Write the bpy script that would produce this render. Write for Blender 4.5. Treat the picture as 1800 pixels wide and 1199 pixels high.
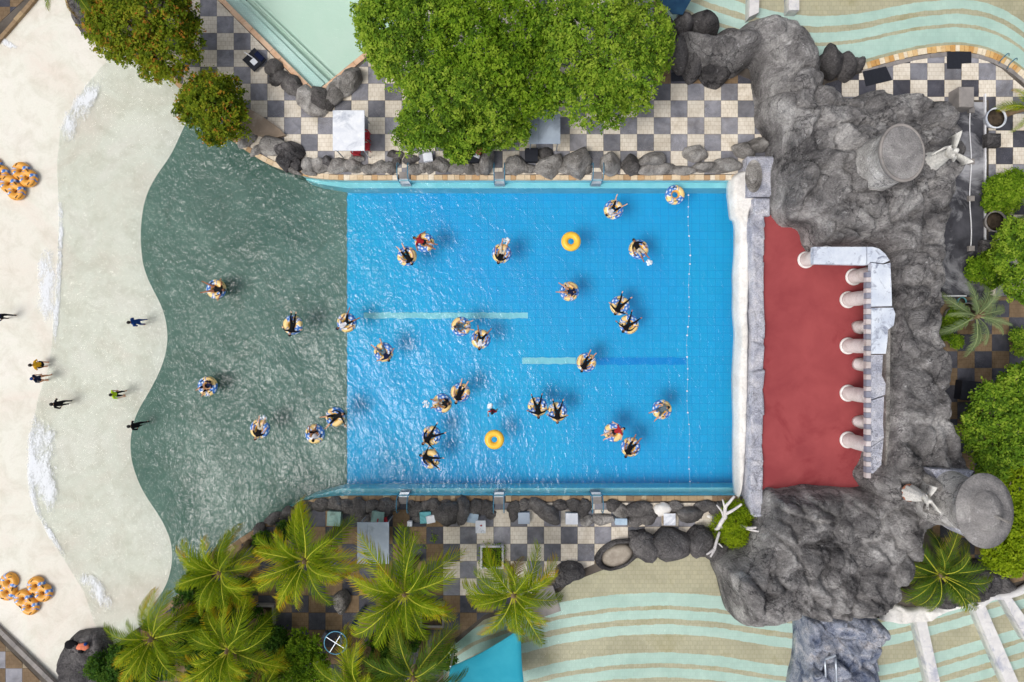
import bpy, bmesh, math, random
import numpy as np
from mathutils import Vector, Matrix, Euler, noise
from mathutils.geometry import tessellate_polygon

for o in list(bpy.data.objects):
    bpy.data.objects.remove(o, do_unlink=True)
SC = bpy.context.scene
COL = SC.collection
R = math.radians
random.seed(7)
NPR = np.random.RandomState(7)

# ------------------------------------------------------------------ camera
CAM_H = 40.0
cam = bpy.data.cameras.new("camera")
cam.sensor_width = 36.0
cam.lens = 24.0
cam.clip_end = 3000.0
cam.clip_start = 0.5
camo = bpy.data.objects.new("camera", cam)
camo.location = (0, 0, CAM_H)
COL.objects.link(camo)
SC.camera = camo

# ------------------------------------------------------------------ world and sun
SUN_EL, SUN_AZ = R(60.0), math.atan2(-0.50, -0.866)      # towards the sun
sd = Vector((math.cos(SUN_EL) * math.cos(SUN_AZ), math.cos(SUN_EL) * math.sin(SUN_AZ), math.sin(SUN_EL)))
W = bpy.data.worlds.new("World")
SC.world = W
W.use_nodes = True
wn, wl = W.node_tree.nodes, W.node_tree.links
bg = wn["Background"]
sky = wn.new("ShaderNodeTexSky")
sky.sky_type = 'NISHITA'
sky.sun_disc = False
sky.sun_elevation = SUN_EL
sky.sun_rotation = math.atan2(sd.x, sd.y)
sky.air_density = 1.0
sky.dust_density = 5.0
hsv = wn.new("ShaderNodeHueSaturation")
hsv.inputs["Saturation"].default_value = 0.35            # bright thin cloud: a nearly white sky
wl.new(sky.outputs[0], hsv.inputs["Color"])
wl.new(hsv.outputs[0], bg.inputs[0])
bg.inputs[1].default_value = 0.15
sl = bpy.data.lights.new("sun", 'SUN')
sl.energy = 1.25
sl.angle = R(21.0)
sl.color = (1.0, 0.975, 0.94)
so = bpy.data.objects.new("sun", sl)
so.rotation_euler = sd.to_track_quat('Z', 'Y').to_euler()
so.location = sd * 60
COL.objects.link(so)
SC.view_settings.view_transform = 'Standard'
SC.view_settings.look = 'None'
SC.view_settings.gamma = 1.0
SC.view_settings.use_curve_mapping = False
SC.view_settings.exposure = -0.10
SC.render.engine = 'CYCLES'
SC.cycles.use_denoising = True
SC.cycles.max_bounces = 6
SC.cycles.diffuse_bounces = 3
SC.cycles.glossy_bounces = 2
SC.cycles.transparent_max_bounces = 8
SC.cycles.sample_clamp_indirect = 6.0

# ------------------------------------------------------------------ helpers
def P(px, py, z=0.0):
    """point at height z that stands at this place of the 1800 x 1199 survey picture"""
    k = (CAM_H - z) / CAM_H / 30.0
    return Vector(((px - 900.0) * k, (599.5 - py) * k, z))

def pm(z=0.0):
    return 30.0 * CAM_H / (CAM_H - z)

def lin(c):
    return tuple((v / 255.0 / 12.92) if v <= 10 else ((v / 255.0 + 0.055) / 1.055) ** 2.4 for v in c) + (1.0,)

def link(o, parent=None):
    COL.objects.link(o)
    if parent is not None:
        o.parent = parent
    return o

def tag(o, label=None, cat=None, group=None, kind=None):
    if label: o["label"] = label
    if cat: o["category"] = cat
    if group: o["group"] = group
    if kind: o["kind"] = kind
    return o

def empty(name, loc=(0, 0, 0), rz=0.0):
    o = bpy.data.objects.new(name, None)
    o.location = loc
    o.rotation_euler = (0, 0, rz)
    o.empty_display_size = 0.2
    COL.objects.link(o)
    return o

def setmats(o, mats):
    for i, m in enumerate(mats):
        o.material_slots[i].link = 'OBJECT'
        o.material_slots[i].material = m

def arr_mesh(name, verts, faces, mat=None, smooth=False):
    """fast mesh from arrays; faces: M x 3 or M x 4 int array"""
    verts = np.asarray(verts, dtype=np.float32)
    faces = np.asarray(faces, dtype=np.int32)
    me = bpy.data.meshes.new(name)
    me.vertices.add(len(verts))
    me.vertices.foreach_set("co", verts.ravel())
    n, k = faces.shape
    me.loops.add(n * k)
    me.loops.foreach_set("vertex_index", faces.ravel())
    me.polygons.add(n)
    me.polygons.foreach_set("loop_start", np.arange(0, n * k, k, dtype=np.int32))
    if smooth:
        me.polygons.foreach_set("use_smooth", np.ones(n, dtype=bool))
    me.update(calc_edges=True)
    if mat: me.materials.append(mat)
    return me

class MB:
    """collects simple shapes into one mesh"""
    def __init__(s):
        s.v, s.f, s.mi = [], [], []
    def add(s, vs, fs, mi=0):
        b = len(s.v)
        s.v += [tuple(v) for v in vs]
        s.f += [tuple(i + b for i in f) for f in fs]
        s.mi += [mi] * len(fs)
        return s
    def box(s, c, size, rz=0.0, mi=0, rot=None):
        m = rot if rot is not None else Matrix.Rotation(rz, 3, 'Z')
        c = Vector(c)
        vs = [c + m @ Vector((sx * size[0] / 2, sy * size[1] / 2, sz * size[2] / 2)) for sz in (-1, 1) for sy in (-1, 1) for sx in (-1, 1)]
        return s.add(vs, [(0, 2, 3, 1), (4, 5, 7, 6), (0, 1, 5, 4), (2, 6, 7, 3), (0, 4, 6, 2), (1, 3, 7, 5)], mi)
    def bevbox(s, c, size, b, rz=0.0, mi=0):
        """box with chamfered top edges"""
        m = Matrix.Rotation(rz, 3, 'Z'); c = Vector(c)
        x, y, z = size[0] / 2, size[1] / 2, size[2] / 2
        def ring(dx, dy, zz): return [c + m @ Vector((sx * dx, sy * dy, zz)) for sx, sy in ((-1, -1), (1, -1), (1, 1), (-1, 1))]
        vs = ring(x, y, -z) + ring(x, y, z - b) + ring(x - b, y - b, z)
        fs = [(3, 2, 1, 0), (8, 9, 10, 11)]
        for k in (0, 4):
            for i in range(4):
                j = (i + 1) % 4
                fs.append((k + i, k + j, k + 4 + j, k + 4 + i))
        return s.add(vs, fs, mi)
    def prism(s, pts, z0, z1, mi=0):
        """polygon (list of xy, any order) extruded"""
        pts = [Vector((p[0], p[1], 0)) for p in pts]
        n = len(pts)
        a = sum(pts[i].x * pts[(i + 1) % n].y - pts[(i + 1) % n].x * pts[i].y for i in range(n))
        if a < 0: pts.reverse()
        tris = tessellate_polygon([pts])
        vs = [(p.x, p.y, z0) for p in pts] + [(p.x, p.y, z1) for p in pts]
        fs = []
        for t in tris:
            i, j, k = t
            ar = (pts[j] - pts[i]).cross(pts[k] - pts[i]).z
            if ar < 0: i, k = k, i
            fs.append((n + i, n + j, n + k))
        for i in range(n):
            j = (i + 1) % n
            fs.append((i, j, n + j, n + i))
        return s.add(vs, fs, mi)
    def tube(s, pts, rad, n=8, cap=True, mi=0):
        pts = [Vector(p) for p in pts]
        if not hasattr(rad, '__len__'): rad = [rad] * len(pts)
        vs, fs = [], []
        up = Vector((0, 0, 1))
        prev = None
        for i, p in enumerate(pts):
            d = (pts[min(i + 1, len(pts) - 1)] - pts[max(i - 1, 0)])
            if d.length < 1e-9: d = Vector((0, 0, 1))
            d.normalize()
            if prev is None:
                a = d.cross(up) if abs(d.z) < 0.95 else d.cross(Vector((1, 0, 0)))
            else:
                a = prev - d * prev.dot(d)
            a.normalize(); prev = a
            b = d.cross(a)
            for k in range(n):
                t = 2 * math.pi * k / n
                vs.append(p + (a * math.cos(t) + b * math.sin(t)) * rad[i])
        for i in range(len(pts) - 1):
            for k in range(n):
                l = (k + 1) % n
                fs.append((i * n + k, i * n + l, (i + 1) * n + l, (i + 1) * n + k))
        if cap:
            fs.append(tuple(range(n - 1, -1, -1)))
            fs.append(tuple((len(pts) - 1) * n + k for k in range(n)))
        return s.add(vs, fs, mi)
    def lathe(s, prof, c=(0, 0, 0), n=24, sx=1.0, sy=1.0, mi=0, cap=True, M=None):
        c = Vector(c); vs, fs = [], []
        for r, z in prof:
            for k in range(n):
                t = 2 * math.pi * k / n
                v = Vector((r * sx * math.cos(t), r * sy * math.sin(t), z))
                if M is not None: v = M @ v
                vs.append(c + v)
        for i in range(len(prof) - 1):
            for k in range(n):
                l = (k + 1) % n
                fs.append((i * n + k, i * n + l, (i + 1) * n + l, (i + 1) * n + k))
        if cap:
            fs.append(tuple(range(n - 1, -1, -1)))
            fs.append(tuple((len(prof) - 1) * n + k for k in range(n)))
        return s.add(vs, fs, mi)
    def mesh(s, name, mats, smooth=False):
        me = bpy.data.meshes.new(name)
        me.from_pydata(s.v, [], s.f)
        for m in (mats if isinstance(mats, (list, tuple)) else [mats]): me.materials.append(m)
        me.polygons.foreach_set("material_index", s.mi)
        if smooth: me.polygons.foreach_set("use_smooth", [True] * len(s.f))
        me.update()
        return me
    def obj(s, name, mats, parent=None, smooth=False, loc=None):
        o = bpy.data.objects.new(name, s.mesh(name, mats, smooth))
        if loc is not None: o.location = loc
        return link(o, parent)

def inst(name, me, parent=None, loc=(0, 0, 0), rot=(0, 0, 0), sc=(1, 1, 1)):
    o = bpy.data.objects.new(name, me)
    o.location = loc; o.rotation_euler = rot
    o.scale = sc if hasattr(sc, '__len__') else (sc, sc, sc)
    return link(o, parent)

def interp(x, pts):
    xs = [p[0] for p in pts]; ys = [p[1] for p in pts]
    return np.interp(x, xs, ys)

def smooth_path(pts, n=6, closed=False):
    """Catmull-Rom through the points"""
    out = []
    m = len(pts)
    for i in range(m if closed else m - 1):
        g = lambda k: Vector(pts[k % m] if closed else pts[max(0, min(m - 1, k))])
        p0, p1, p2, p3 = g(i - 1), g(i), g(i + 1), g(i + 2)
        for k in range(n):
            t = k / n
            out.append(0.5 * ((2 * p1) + (p2 - p0) * t + (2 * p0 - 5 * p1 + 4 * p2 - p3) * t * t + (3 * p1 - p0 - 3 * p2 + p3) * t ** 3))
    if not closed: out.append(Vector(pts[-1]))
    return out

# ------------------------------------------------------------------ materials
def newmat(name):
    m = bpy.data.materials.new(name)
    m.use_nodes = True
    nt = m.node_tree
    return m, nt.nodes, nt.links, nt.nodes["Principled BSDF"]

def ramp(n, stops):
    r = n.new("ShaderNodeValToRGB")
    e = r.color_ramp.elements
    while len(e) > len(stops): e.remove(e[-1])
    while len(e) < len(stops): e.new(0.5)
    for i, (p, c) in enumerate(stops):
        e[i].position = p
        e[i].color = tuple(c) + (1,) if len(c) == 3 else c
    return r

def mixc(n, l, fac, a, b, mode='MIX'):
    m = n.new("ShaderNodeMix")
    m.data_type = 'RGBA'; m.blend_type = mode
    for sock, v in ((0, fac), (6, a), (7, b)):
        if hasattr(v, 'is_output'): l.new(v, m.inputs[sock])
        elif sock == 0: m.inputs[0].default_value = v
        else: m.inputs[sock].default_value = tuple(v) + (1,) if len(v) == 3 else v
    return m.outputs[2]

def tex(n, l, kind, coord, scale, detail=4.0, rough=0.55, dist=0.0):
    t = n.new("ShaderNodeTexNoise" if kind == 'N' else "ShaderNodeTexVoronoi")
    t.inputs["Scale"].default_value = scale
    if kind == 'N':
        t.inputs["Detail"].default_value = detail
        t.inputs["Roughness"].default_value = rough
        t.inputs["Distortion"].default_value = dist
    l.new(coord, t.inputs["Vector"])
    return t

def surf(name, c1, c2, scale=1.0, detail=5, rough=0.8, c3=None, s3=0.3, bump=0.0, bscale=12.0, vary=0.0, spec=0.12, lohi=(0.35, 0.65), metal=0.0, local=False):
    """two-tone noise surface in world space, a third large-scale stain, fine relief, per-object shade"""
    m, n, l, b = newmat(name)
    if local:
        co = n.new("ShaderNodeTexCoord").outputs["Object"]
    else:
        co = n.new("ShaderNodeNewGeometry").outputs["Position"]
    t = tex(n, l, 'N', co, scale, detail, 0.6, 0.3)
    r = ramp(n, [(lohi[0], c1), (lohi[1], c2)])
    l.new(t.outputs["Fac"], r.inputs[0])
    col = r.outputs[0]
    if c3 is not None:
        t3 = tex(n, l, 'N', co, s3, 6, 0.65, 0.6)
        r3 = ramp(n, [(0.52, (0, 0, 0)), (0.66, (1, 1, 1))])
        l.new(t3.outputs["Fac"], r3.inputs[0])
        col = mixc(n, l, r3.outputs[0], col, c3)
    if vary:
        oi = n.new("ShaderNodeObjectInfo")
        mr = n.new("ShaderNodeMapRange")
        mr.inputs["To Min"].default_value = 1 - vary
        mr.inputs["To Max"].default_value = 1 + vary
        l.new(oi.outputs["Random"], mr.inputs["Value"])
        cm = n.new("ShaderNodeVectorMath"); cm.operation = 'SCALE'
        l.new(col, cm.inputs[0]); l.new(mr.outputs[0], cm.inputs["Scale"])
        col = cm.outputs[0]
    l.new(col, b.inputs["Base Color"])
    b.inputs["Roughness"].default_value = rough
    b.inputs["Metallic"].default_value = metal
    b.inputs["Specular IOR Level"].default_value = spec
    if bump:
        tb = tex(n, l, 'N', co, bscale, 6, 0.65)
        bp = n.new("ShaderNodeBump")
        bp.inputs["Strength"].default_value = bump
        bp.inputs["Distance"].default_value = 0.05
        l.new(tb.outputs["Fac"], bp.inputs["Height"])
        l.new(bp.outputs[0], b.inputs["Normal"])
    return m

def plain(name, c, rough=0.6, spec=0.2, var=0.12, scale=6.0, metal=0.0, bump=0.0):
    c = tuple(c[:3])
    return surf(name, tuple(v * (1 - var) for v in c), tuple(min(1, v * (1 + var)) for v in c), scale, 4, rough, spec=spec, metal=metal, local=True, bump=bump)

def L(*rgb): return lin(rgb)[:3]
# ------------------------------------------------------------------ surface materials
M = {}
M['ground'] = surf('ground_soil', L(74, 68, 62), L(104, 97, 90), 0.8, 6, 0.95, c3=L(60, 54, 46), s3=0.25, bump=0.4, bscale=5)
M['mortar'] = surf('mortar', L(120, 108, 90), L(160, 146, 124), 2.0, 5, 0.95, c3=L(96, 80, 58), s3=0.5)

def beach_mat():
    m, n, l, b = newmat('beach_render')
    co = n.new("ShaderNodeNewGeometry").outputs["Position"]
    t1 = tex(n, l, 'N', co, 0.16, 6, 0.6, 0.8)
    r1 = ramp(n, [(0.3, L(240, 234, 226)), (0.5, L(232, 230, 218)), (0.7, L(230, 220, 208))])
    l.new(t1.outputs["Fac"], r1.inputs[0])
    t2 = tex(n, l, 'N', co, 0.9, 8, 0.72, 0.5)
    r2 = ramp(n, [(0.36, L(206, 202, 188)), (0.55, (1, 1, 1)), (0.75, L(240, 232, 228))])
    l.new(t2.outputs["Fac"], r2.inputs[0])
    c = mixc(n, l, 0.34, r1.outputs[0], r2.outputs[0], 'MULTIPLY')
    t3 = tex(n, l, 'N', co, 14, 4, 0.7)
    r3 = ramp(n, [(0.3, (0.86, 0.86, 0.86)), (0.7, (1, 1, 1))])
    l.new(t3.outputs["Fac"], r3.inputs[0])
    c = mixc(n, l, 0.5, c, r3.outputs[0], 'MULTIPLY')
    l.new(c, b.inputs["Base Color"])
    b.inputs["Roughness"].default_value = 0.7
    b.inputs["Specular IOR Level"].default_value = 0.25
    bp = n.new("ShaderNodeBump"); bp.inputs["Strength"].default_value = 0.12; bp.inputs["Distance"].default_value = 0.03
    l.new(t2.outputs["Fac"], bp.inputs["Height"]); l.new(bp.outputs[0], b.inputs["Normal"])
    return m
M['beach'] = beach_mat()
M['deepfloor'] = surf('dark_pool_floor', L(88, 118, 107), L(110, 138, 126), 0.25, 6, 0.9, c3=L(98, 124, 112), s3=0.6)

def tiled(name, stops, big, cell, line, lw=0.05, rough=0.6, offset=0.0, width=1.0, fine=0.08, spec=0.3):
    m, n, l, b = newmat(name)
    co = n.new("ShaderNodeNewGeometry").outputs["Position"]
    t1 = tex(n, l, 'N', co, big, 5, 0.55, 0.4)
    r1 = ramp(n, stops)
    l.new(t1.outputs["Fac"], r1.inputs[0])
    br = n.new("ShaderNodeTexBrick")
    br.offset = offset
    br.inputs["Scale"].default_value = 1.0
    br.inputs["Mortar Size"].default_value = lw * cell
    br.inputs["Mortar Smooth"].default_value = 0.6
    br.inputs["Brick Width"].default_value = cell * width
    br.inputs["Row Height"].default_value = cell
    v = 1 - fine
    br.inputs["Color1"].default_value = (v, v, v, 1)
    br.inputs["Color2"].default_value = (1, 1, 1, 1)
    br.inputs["Mortar"].default_value = tuple(line) + (1,)
    l.new(co, br.inputs["Vector"])
    c = mixc(n, l, 1.0, r1.outputs[0], br.outputs["Color"], 'MULTIPLY')
    l.new(c, b.inputs["Base Color"])
    b.inputs["Roughness"].default_value = rough
    b.inputs["Specular IOR Level"].default_value = spec
    return m
M['bluetile'] = tiled('blue_pool_tile', [(0.3, (0.0, 0.40, 0.80)), (0.5, (0.0, 0.43, 0.79)), (0.7, (0.0, 0.48, 0.80))], 0.09, 0.48, (0.5, 0.72, 0.86), 0.035, fine=0.05)
M['tealband'] = surf('pale_teal_tile', L(190, 238, 240), L(208, 246, 246), 1.2, 4, 0.6)
M['stripe'] = surf('stripe_pale', L(140, 214, 222), L(158, 224, 230), 1.5, 4, 0.6)
M['stripedark'] = surf('stripe_blue', L(0, 146, 220), L(0, 156, 226), 1.5, 4, 0.6)
M['minttile'] = tiled('mint_tile', [(0.35, L(190, 216, 208)), (0.65, L(208, 230, 222))], 0.5, 0.26, (0.86, 0.9, 0.88), 0.05, offset=0.5, fine=0.06)
M['tantile'] = tiled('tan_tile', [(0.35, L(190, 180, 154)), (0.55, L(206, 196, 170)), (0.7, L(184, 172, 136))], 0.4, 0.26, (0.8, 0.8, 0.76), 0.08, offset=0.5, fine=0.10)
M['kidfloor'] = surf('mint_floor', L(204, 226, 212), L(212, 230, 218), 0.3, 5, 0.7)
M['kidstep'] = tiled('mint_step', [(0.35, L(200, 228, 222)), (0.65, L(212, 234, 228))], 0.6, 0.13, (0.8, 0.88, 0.88), 0.12, offset=0.5, fine=0.08)
M['peach'] = surf('peach_coping', L(214, 176, 144), L(228, 196, 166), 1.5, 6, 0.8, c3=L(200, 152, 116), s3=0.9, bump=0.15)

def water_mat(name, tint, strength=0.5, dist=0.12, scales=(0.9, 2.6, 7.0), weights=(1.0, 0.5, 0.18), rough=0.05, ior=1.4, stretch=(1, 1, 1), rot=0.0, calm=(0.35, 1.0), side=None, det=1.5):
    m, n, l, b = newmat(name)
    n.remove(b)
    out = n["Material Output"]
    geo = n.new("ShaderNodeNewGeometry")
    mp = n.new("ShaderNodeMapping")
    mp.inputs["Scale"].default_value = stretch
    mp.inputs["Rotation"].default_value = (0, 0, rot)
    l.new(geo.outputs["Position"], mp.inputs["Vector"])
    hs = None
    for s, w in zip(scales, weights):
        t = tex(n, l, 'N', mp.outputs[0], s, det, 0.5, 0.9)
        mu = n.new("ShaderNodeMath"); mu.operation = 'MULTIPLY'; mu.inputs[1].default_value = w
        l.new(t.outputs["Fac"], mu.inputs[0])
        if hs is None: hs = mu.outputs[0]
        else:
            ad = n.new("ShaderNodeMath"); ad.operation = 'ADD'
            l.new(hs, ad.inputs[0]); l.new(mu.outputs[0], ad.inputs[1]); hs = ad.outputs[0]
    tc = tex(n, l, 'N', geo.outputs["Position"], 0.14, 3, 0.5, 0.5)
    mr = n.new("ShaderNodeMapRange")
    mr.inputs["From Min"].default_value = 0.35; mr.inputs["From Max"].default_value = 0.65
    mr.inputs["To Min"].default_value = calm[0]; mr.inputs["To Max"].default_value = calm[1]
    l.new(tc.outputs["Fac"], mr.inputs["Value"])
    amp = mr.outputs[0]
    if side is not None:                      # the chop dies down towards one end of the pool
        sx = n.new("ShaderNodeSeparateXYZ"); l.new(geo.outputs["Position"], sx.inputs[0])
        m2 = n.new("ShaderNodeMapRange"); m2.interpolation_type = 'SMOOTHSTEP'
        m2.inputs["From Min"].default_value = side[0]; m2.inputs["From Max"].default_value = side[1]
        m2.inputs["To Min"].default_value = 1.0; m2.inputs["To Max"].default_value = side[2]
        l.new(sx.outputs[0], m2.inputs["Value"])
        mm = n.new("ShaderNodeMath"); mm.operation = 'MULTIPLY'
        l.new(amp, mm.inputs[0]); l.new(m2.outputs[0], mm.inputs[1]); amp = mm.outputs[0]
        m3 = n.new("ShaderNodeMapRange"); m3.interpolation_type = 'SMOOTHSTEP'      # choppier, finer broken water in the shallows
        m3.inputs["From Min"].default_value = -22.5; m3.inputs["From Max"].default_value = -18.0
        m3.inputs["To Min"].default_value = 3.0; m3.inputs["To Max"].default_value = 1.0
        l.new(sx.outputs[0], m3.inputs["Value"])
        m4 = n.new("ShaderNodeMath"); m4.operation = 'MULTIPLY'
        l.new(amp, m4.inputs[0]); l.new(m3.outputs[0], m4.inputs[1]); amp = m4.outputs[0]
    hm = n.new("ShaderNodeMath"); hm.operation = 'MULTIPLY'
    l.new(hs, hm.inputs[0]); l.new(amp, hm.inputs[1])
    bp = n.new("ShaderNodeBump")
    bp.inputs["Strength"].default_value = strength
    bp.inputs["Distance"].default_value = dist
    l.new(hm.outputs[0], bp.inputs["Height"])
    fr = n.new("ShaderNodeFresnel"); fr.inputs["IOR"].default_value = ior
    pass
    tr = n.new("ShaderNodeBsdfTransparent"); tr.inputs[0].default_value = tuple(tint) + (1,)
    gl = n.new("ShaderNodeBsdfGlossy"); gl.inputs["Roughness"].default_value = rough
    l.new(bp.outputs[0], gl.inputs["Normal"])
    mx = n.new("ShaderNodeMixShader")
    l.new(fr.outputs[0], mx.inputs[0]); l.new(tr.outputs[0], mx.inputs[1]); l.new(gl.outputs[0], mx.inputs[2])
    l.new(mx.outputs[0], out.inputs["Surface"])
    return m
M['water'] = water_mat('wave_pool_water', (0.95, 0.985, 0.99), strength=1.0, dist=0.185, scales=(0.8, 2.2, 4.8), weights=(0.5, 0.75, 0.36), rough=0.175, ior=1.48, calm=(0.6, 1.1), side=(-12.0, 4.0, 0.42), stretch=(1.0, 0.75, 1.0), rot=0.5)
M['stillwater'] = water_mat('still_water', (0.96, 0.99, 0.985), strength=0.8, dist=0.10, scales=(0.8, 2.6, 6.0), weights=(1, 0.5, 0.25), rough=0.13, ior=1.5)

# ------------------------------------------------------------------ outlines (survey picture places)
POOL = [(-150, 190), (0, 72), (62, 0), (100, -60), (150, -60), (140, 30), (152, 62), (215, 95), (280, 122), (330, 170), (375, 222), (405, 245),
        (440, 270), (480, 292), (530, 308), (565, 314), (610, 316), (1318, 316), (1318, 872), (600, 872), (545, 879), (490, 903), (440, 935),
        (400, 962), (350, 1010), (310, 1047), (270, 1085), (220, 1120), (185, 1150), (190, 1250), (135, 1239), (0, 1105), (-150, 985)]
KID = [(388, -30), (392, 0), (556, 161), (640, 92), (770, -30)]
TOPC = [(1150, 40), (1200, 62), (1250, 84), (1330, 108), (1400, 120), (1450, 121), (1515, 112), (1560, 99), (1620, 85), (1680, 79), (1730, 86), (1775, 106), (1830, 150), (1900, 215)]
TOPR = TOPC + [(1900, -60), (1150, -60)]
BOTC = [(780, 1150), (850, 1090), (985, 1040), (1000, 1025), (1060, 1002), (1130, 978), (1250, 962), (1310, 1000), (1400, 1078), (1500, 1088), (1620, 1086), (1740, 1052), (1830, 1020), (1900, 990)]
BOT = BOTC + [(1900, 1290), (780, 1290)]
GZ = 0.28

def PW(pts, z=GZ): return [P(x, y, z) for x, y in pts]

# ------------------------------------------------------------------ ground sheet with the pools cut out
def ground():
    S = 900.0
    outer = [Vector((-S, -S, GZ)), Vector((S, -S, GZ)), Vector((S, S, GZ)), Vector((-S, S, GZ))]
    loops = [outer] + [PW(h) for h in (POOL, KID, TOPR, BOT)]
    flat = [v for lp in loops for v in lp]
    tris = tessellate_polygon(loops)
    fs = []
    for a, b, c in tris:
        if (flat[b] - flat[a]).cross(flat[c] - flat[a]).z < 0: a, c = c, a
        fs.append((a, b, c))
    me = bpy.data.meshes.new("ground")
    me.from_pydata([tuple(v) for v in flat], [], fs)
    me.materials.append(M['ground'])
    return tag(link(bpy.data.objects.new("ground", me)), kind='structure')
ground()

# the wave pool floor: beach slope, painted dark slope, blue tiled deep end
WLINE = [(-60, 235), (60, 215), (100, 190), (150, 150), (230, 106), (300, 101), (400, 104), (500, 101), (600, 92), (650, 84), (700, 66), (760, 53), (850, 50), (900, 62), (960, 98), (1040, 150), (1100, 168), (1260, 175)]
EDGE = [(-60, 360), (140, 350), (200, 335), (230, 320), (275, 300), (310, 273), (350, 254), (400, 247), (440, 248), (475, 253), (510, 269), (540, 286), (580, 295), (610, 294), (645, 285), (690, 262), (725, 240), (760, 230), (800, 229), (835, 238), (870, 254), (900, 276), (930, 293), (960, 303), (1000, 302), (1040, 288), (1070, 262), (1260, 200)]
def sm(t):
    t = np.clip(t, 0, 1); return t * t * (3 - 2 * t)
def floor_z(px, py):
    xw = interp(py, WLINE)
    t = px - xw
    up = 0.22 * np.clip(-t / 170.0, 0, 1) ** 0.8
    dn = -0.42 * np.clip(t / 200.0, 0, 1)
    deep = -1.48 * sm((px - xw - 170) / (610 - xw - 170))
    z = np.where(t < 0, up, dn + deep)
    return np.clip(z, -1.9, 0.23)
def smooth_edge(py, pts):
    # smoothed reading of a boundary
    o = np.arange(-18, 19, 6)
    return np.mean([interp(py + k, pts) for k in o], axis=0)

def floor_zone(name, lf, rf, y0, y1, ny, nx, mat):
    ys = np.linspace(y0, y1, ny)
    V = []
    for y in ys:
        a, b = lf(y), rf(y)
        for x in np.linspace(a, b, nx):
            z = float(floor_z(x, y))
            V.append(P(x, y, z))
    F = [(i * nx + j, (i + 1) * nx + j, (i + 1) * nx + j + 1, i * nx + j + 1) for i in range(ny - 1) for j in range(nx - 1)]
    me = arr_mesh(name, [tuple(v) for v in V], F, mat, smooth=True)
    return tag(link(bpy.data.objects.new(name, me)), kind='structure')
ed = lambda y: float(smooth_edge(y, EDGE))
floor_zone("beach_floor", lambda y: -170.0, ed, -60, 1260, 200, 40, M['beach'])
floor_zone("dark_pool_floor", ed, lambda y: 610.0 + 1.5 * noise.noise(Vector((y * 0.11, 3.0, 0))) + 1.0 * noise.noise(Vector((y * 0.3, 9.0, 0))), -60, 1260, 560, 30, M['deepfloor'])  # wobble in the right edge imitates the water's refraction
floor_zone("blue_pool_floor", lambda y: 604.0, lambda y: 1345.0, 310, 885, 8, 8, M['bluetile']).location.z = -0.012

# side walls of the basins
def wall(name, pts, z0, z1, mat, closed=True, step=0.4):
    V, F = [], []
    n = len(pts)
    for i in range(n if closed else n - 1):
        a, b = P(*pts[i], GZ), P(*pts[(i + 1) % n], GZ)
        k = len(V)
        V += [(a.x, a.y, z0), (b.x, b.y, z0), (b.x, b.y, z1), (a.x, a.y, z1)]
        F.append((k, k + 1, k + 2, k + 3))
    me = arr_mesh(name, V, F, mat)
    return tag(link(bpy.data.objects.new(name, me)), kind='structure')
i0 = POOL.index((530, 308)); i1 = POOL.index((545, 879))
wall("pool_wall", POOL[i0:i1 + 1], -2.1, GZ, M['tealband'], closed=False)
wall("dark_pool_wall", POOL[i1:] + POOL[:i0 + 1], -2.1, GZ, M['deepfloor'], closed=False)
for nm, o_ in (("kids_pool_wall", KID), ("striped_pool_wall", TOPR), ("arc_pool_wall", BOT)):
    wall(nm, o_, -0.8, GZ, M['kidstep'])

def band(name, x0, x1, ya, yb, z, mat, wob=0.035, n=120, seed=0):
    """painted floor band; straight edges made wavy to imitate refraction in the water"""
    V = []
    for i in range(n + 1):
        x = x0 + (x1 - x0) * i / n
        for s, y in ((0, ya), (1, yb)):
            p = P(x, y, z)
            p.y += wob * noise.noise(Vector((p.x * 1.9, s * 7.3 + seed, 0))) + wob * 0.8 * noise.noise(Vector((p.x * 5.1, s * 3.3 + seed, 4)))
            V.append(tuple(p))
    F = [(2 * i, 2 * i + 1, 2 * i + 3, 2 * i + 2) for i in range(n)]
    me = arr_mesh(name, V, F, mat)
    return tag(link(bpy.data.objects.new(name, me)), kind='structure')
band("floor_edge_band", 610, 1340, 322, 336.5, -1.890, M['tealband'], 0.07, 220, 1)
band("floor_edge_band", 610, 1340, 850.5, 866, -1.890, M['tealband'], 0.07, 220, 5)
for nm_, q_ in (("pool_ledge", [(537, 316), (560, 323), (610, 331), (1318, 331), (1318, 312), (600, 312), (548, 310)]), ("pool_ledge", [(500, 896), (545, 873), (600, 859), (1318, 857), (1318, 876), (600, 876), (548, 884)])):
    mb_ = MB(); mb_.prism([P(x, y, -0.5) for x, y in q_], -1.95, -0.5); tag(mb_.obj(nm_, M['stripe']), kind='structure')
band("lane_stripe", 640, 928, 549.5, 560, -1.890, M['stripe'], 0.05, 120, 9)
band("lane_stripe", 918, 1012, 628.5, 640, -1.890, M['stripe'], 0.05, 60, 13)
band("lane_stripe", 1048, 1206, 628.5, 641, -1.890, M['stripedark'], 0.05, 60, 17)

# water sheets
def sheet(name, pts, z, mat, kind='structure'):
    vs = [P(x, y, z) for x, y in pts]
    tris = tessellate_polygon([vs])
    fs = []
    for a, b, c in tris:
        if (vs[b] - vs[a]).cross(vs[c] - vs[a]).z < 0: a, c = c, a
        fs.append((a, b, c))
    me = bpy.data.meshes.new(name)
    me.from_pydata([tuple(v) for v in vs], [], fs)
    me.materials.append(mat)
    return tag(link(bpy.data.objects.new(name, me)), kind=kind)

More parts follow.
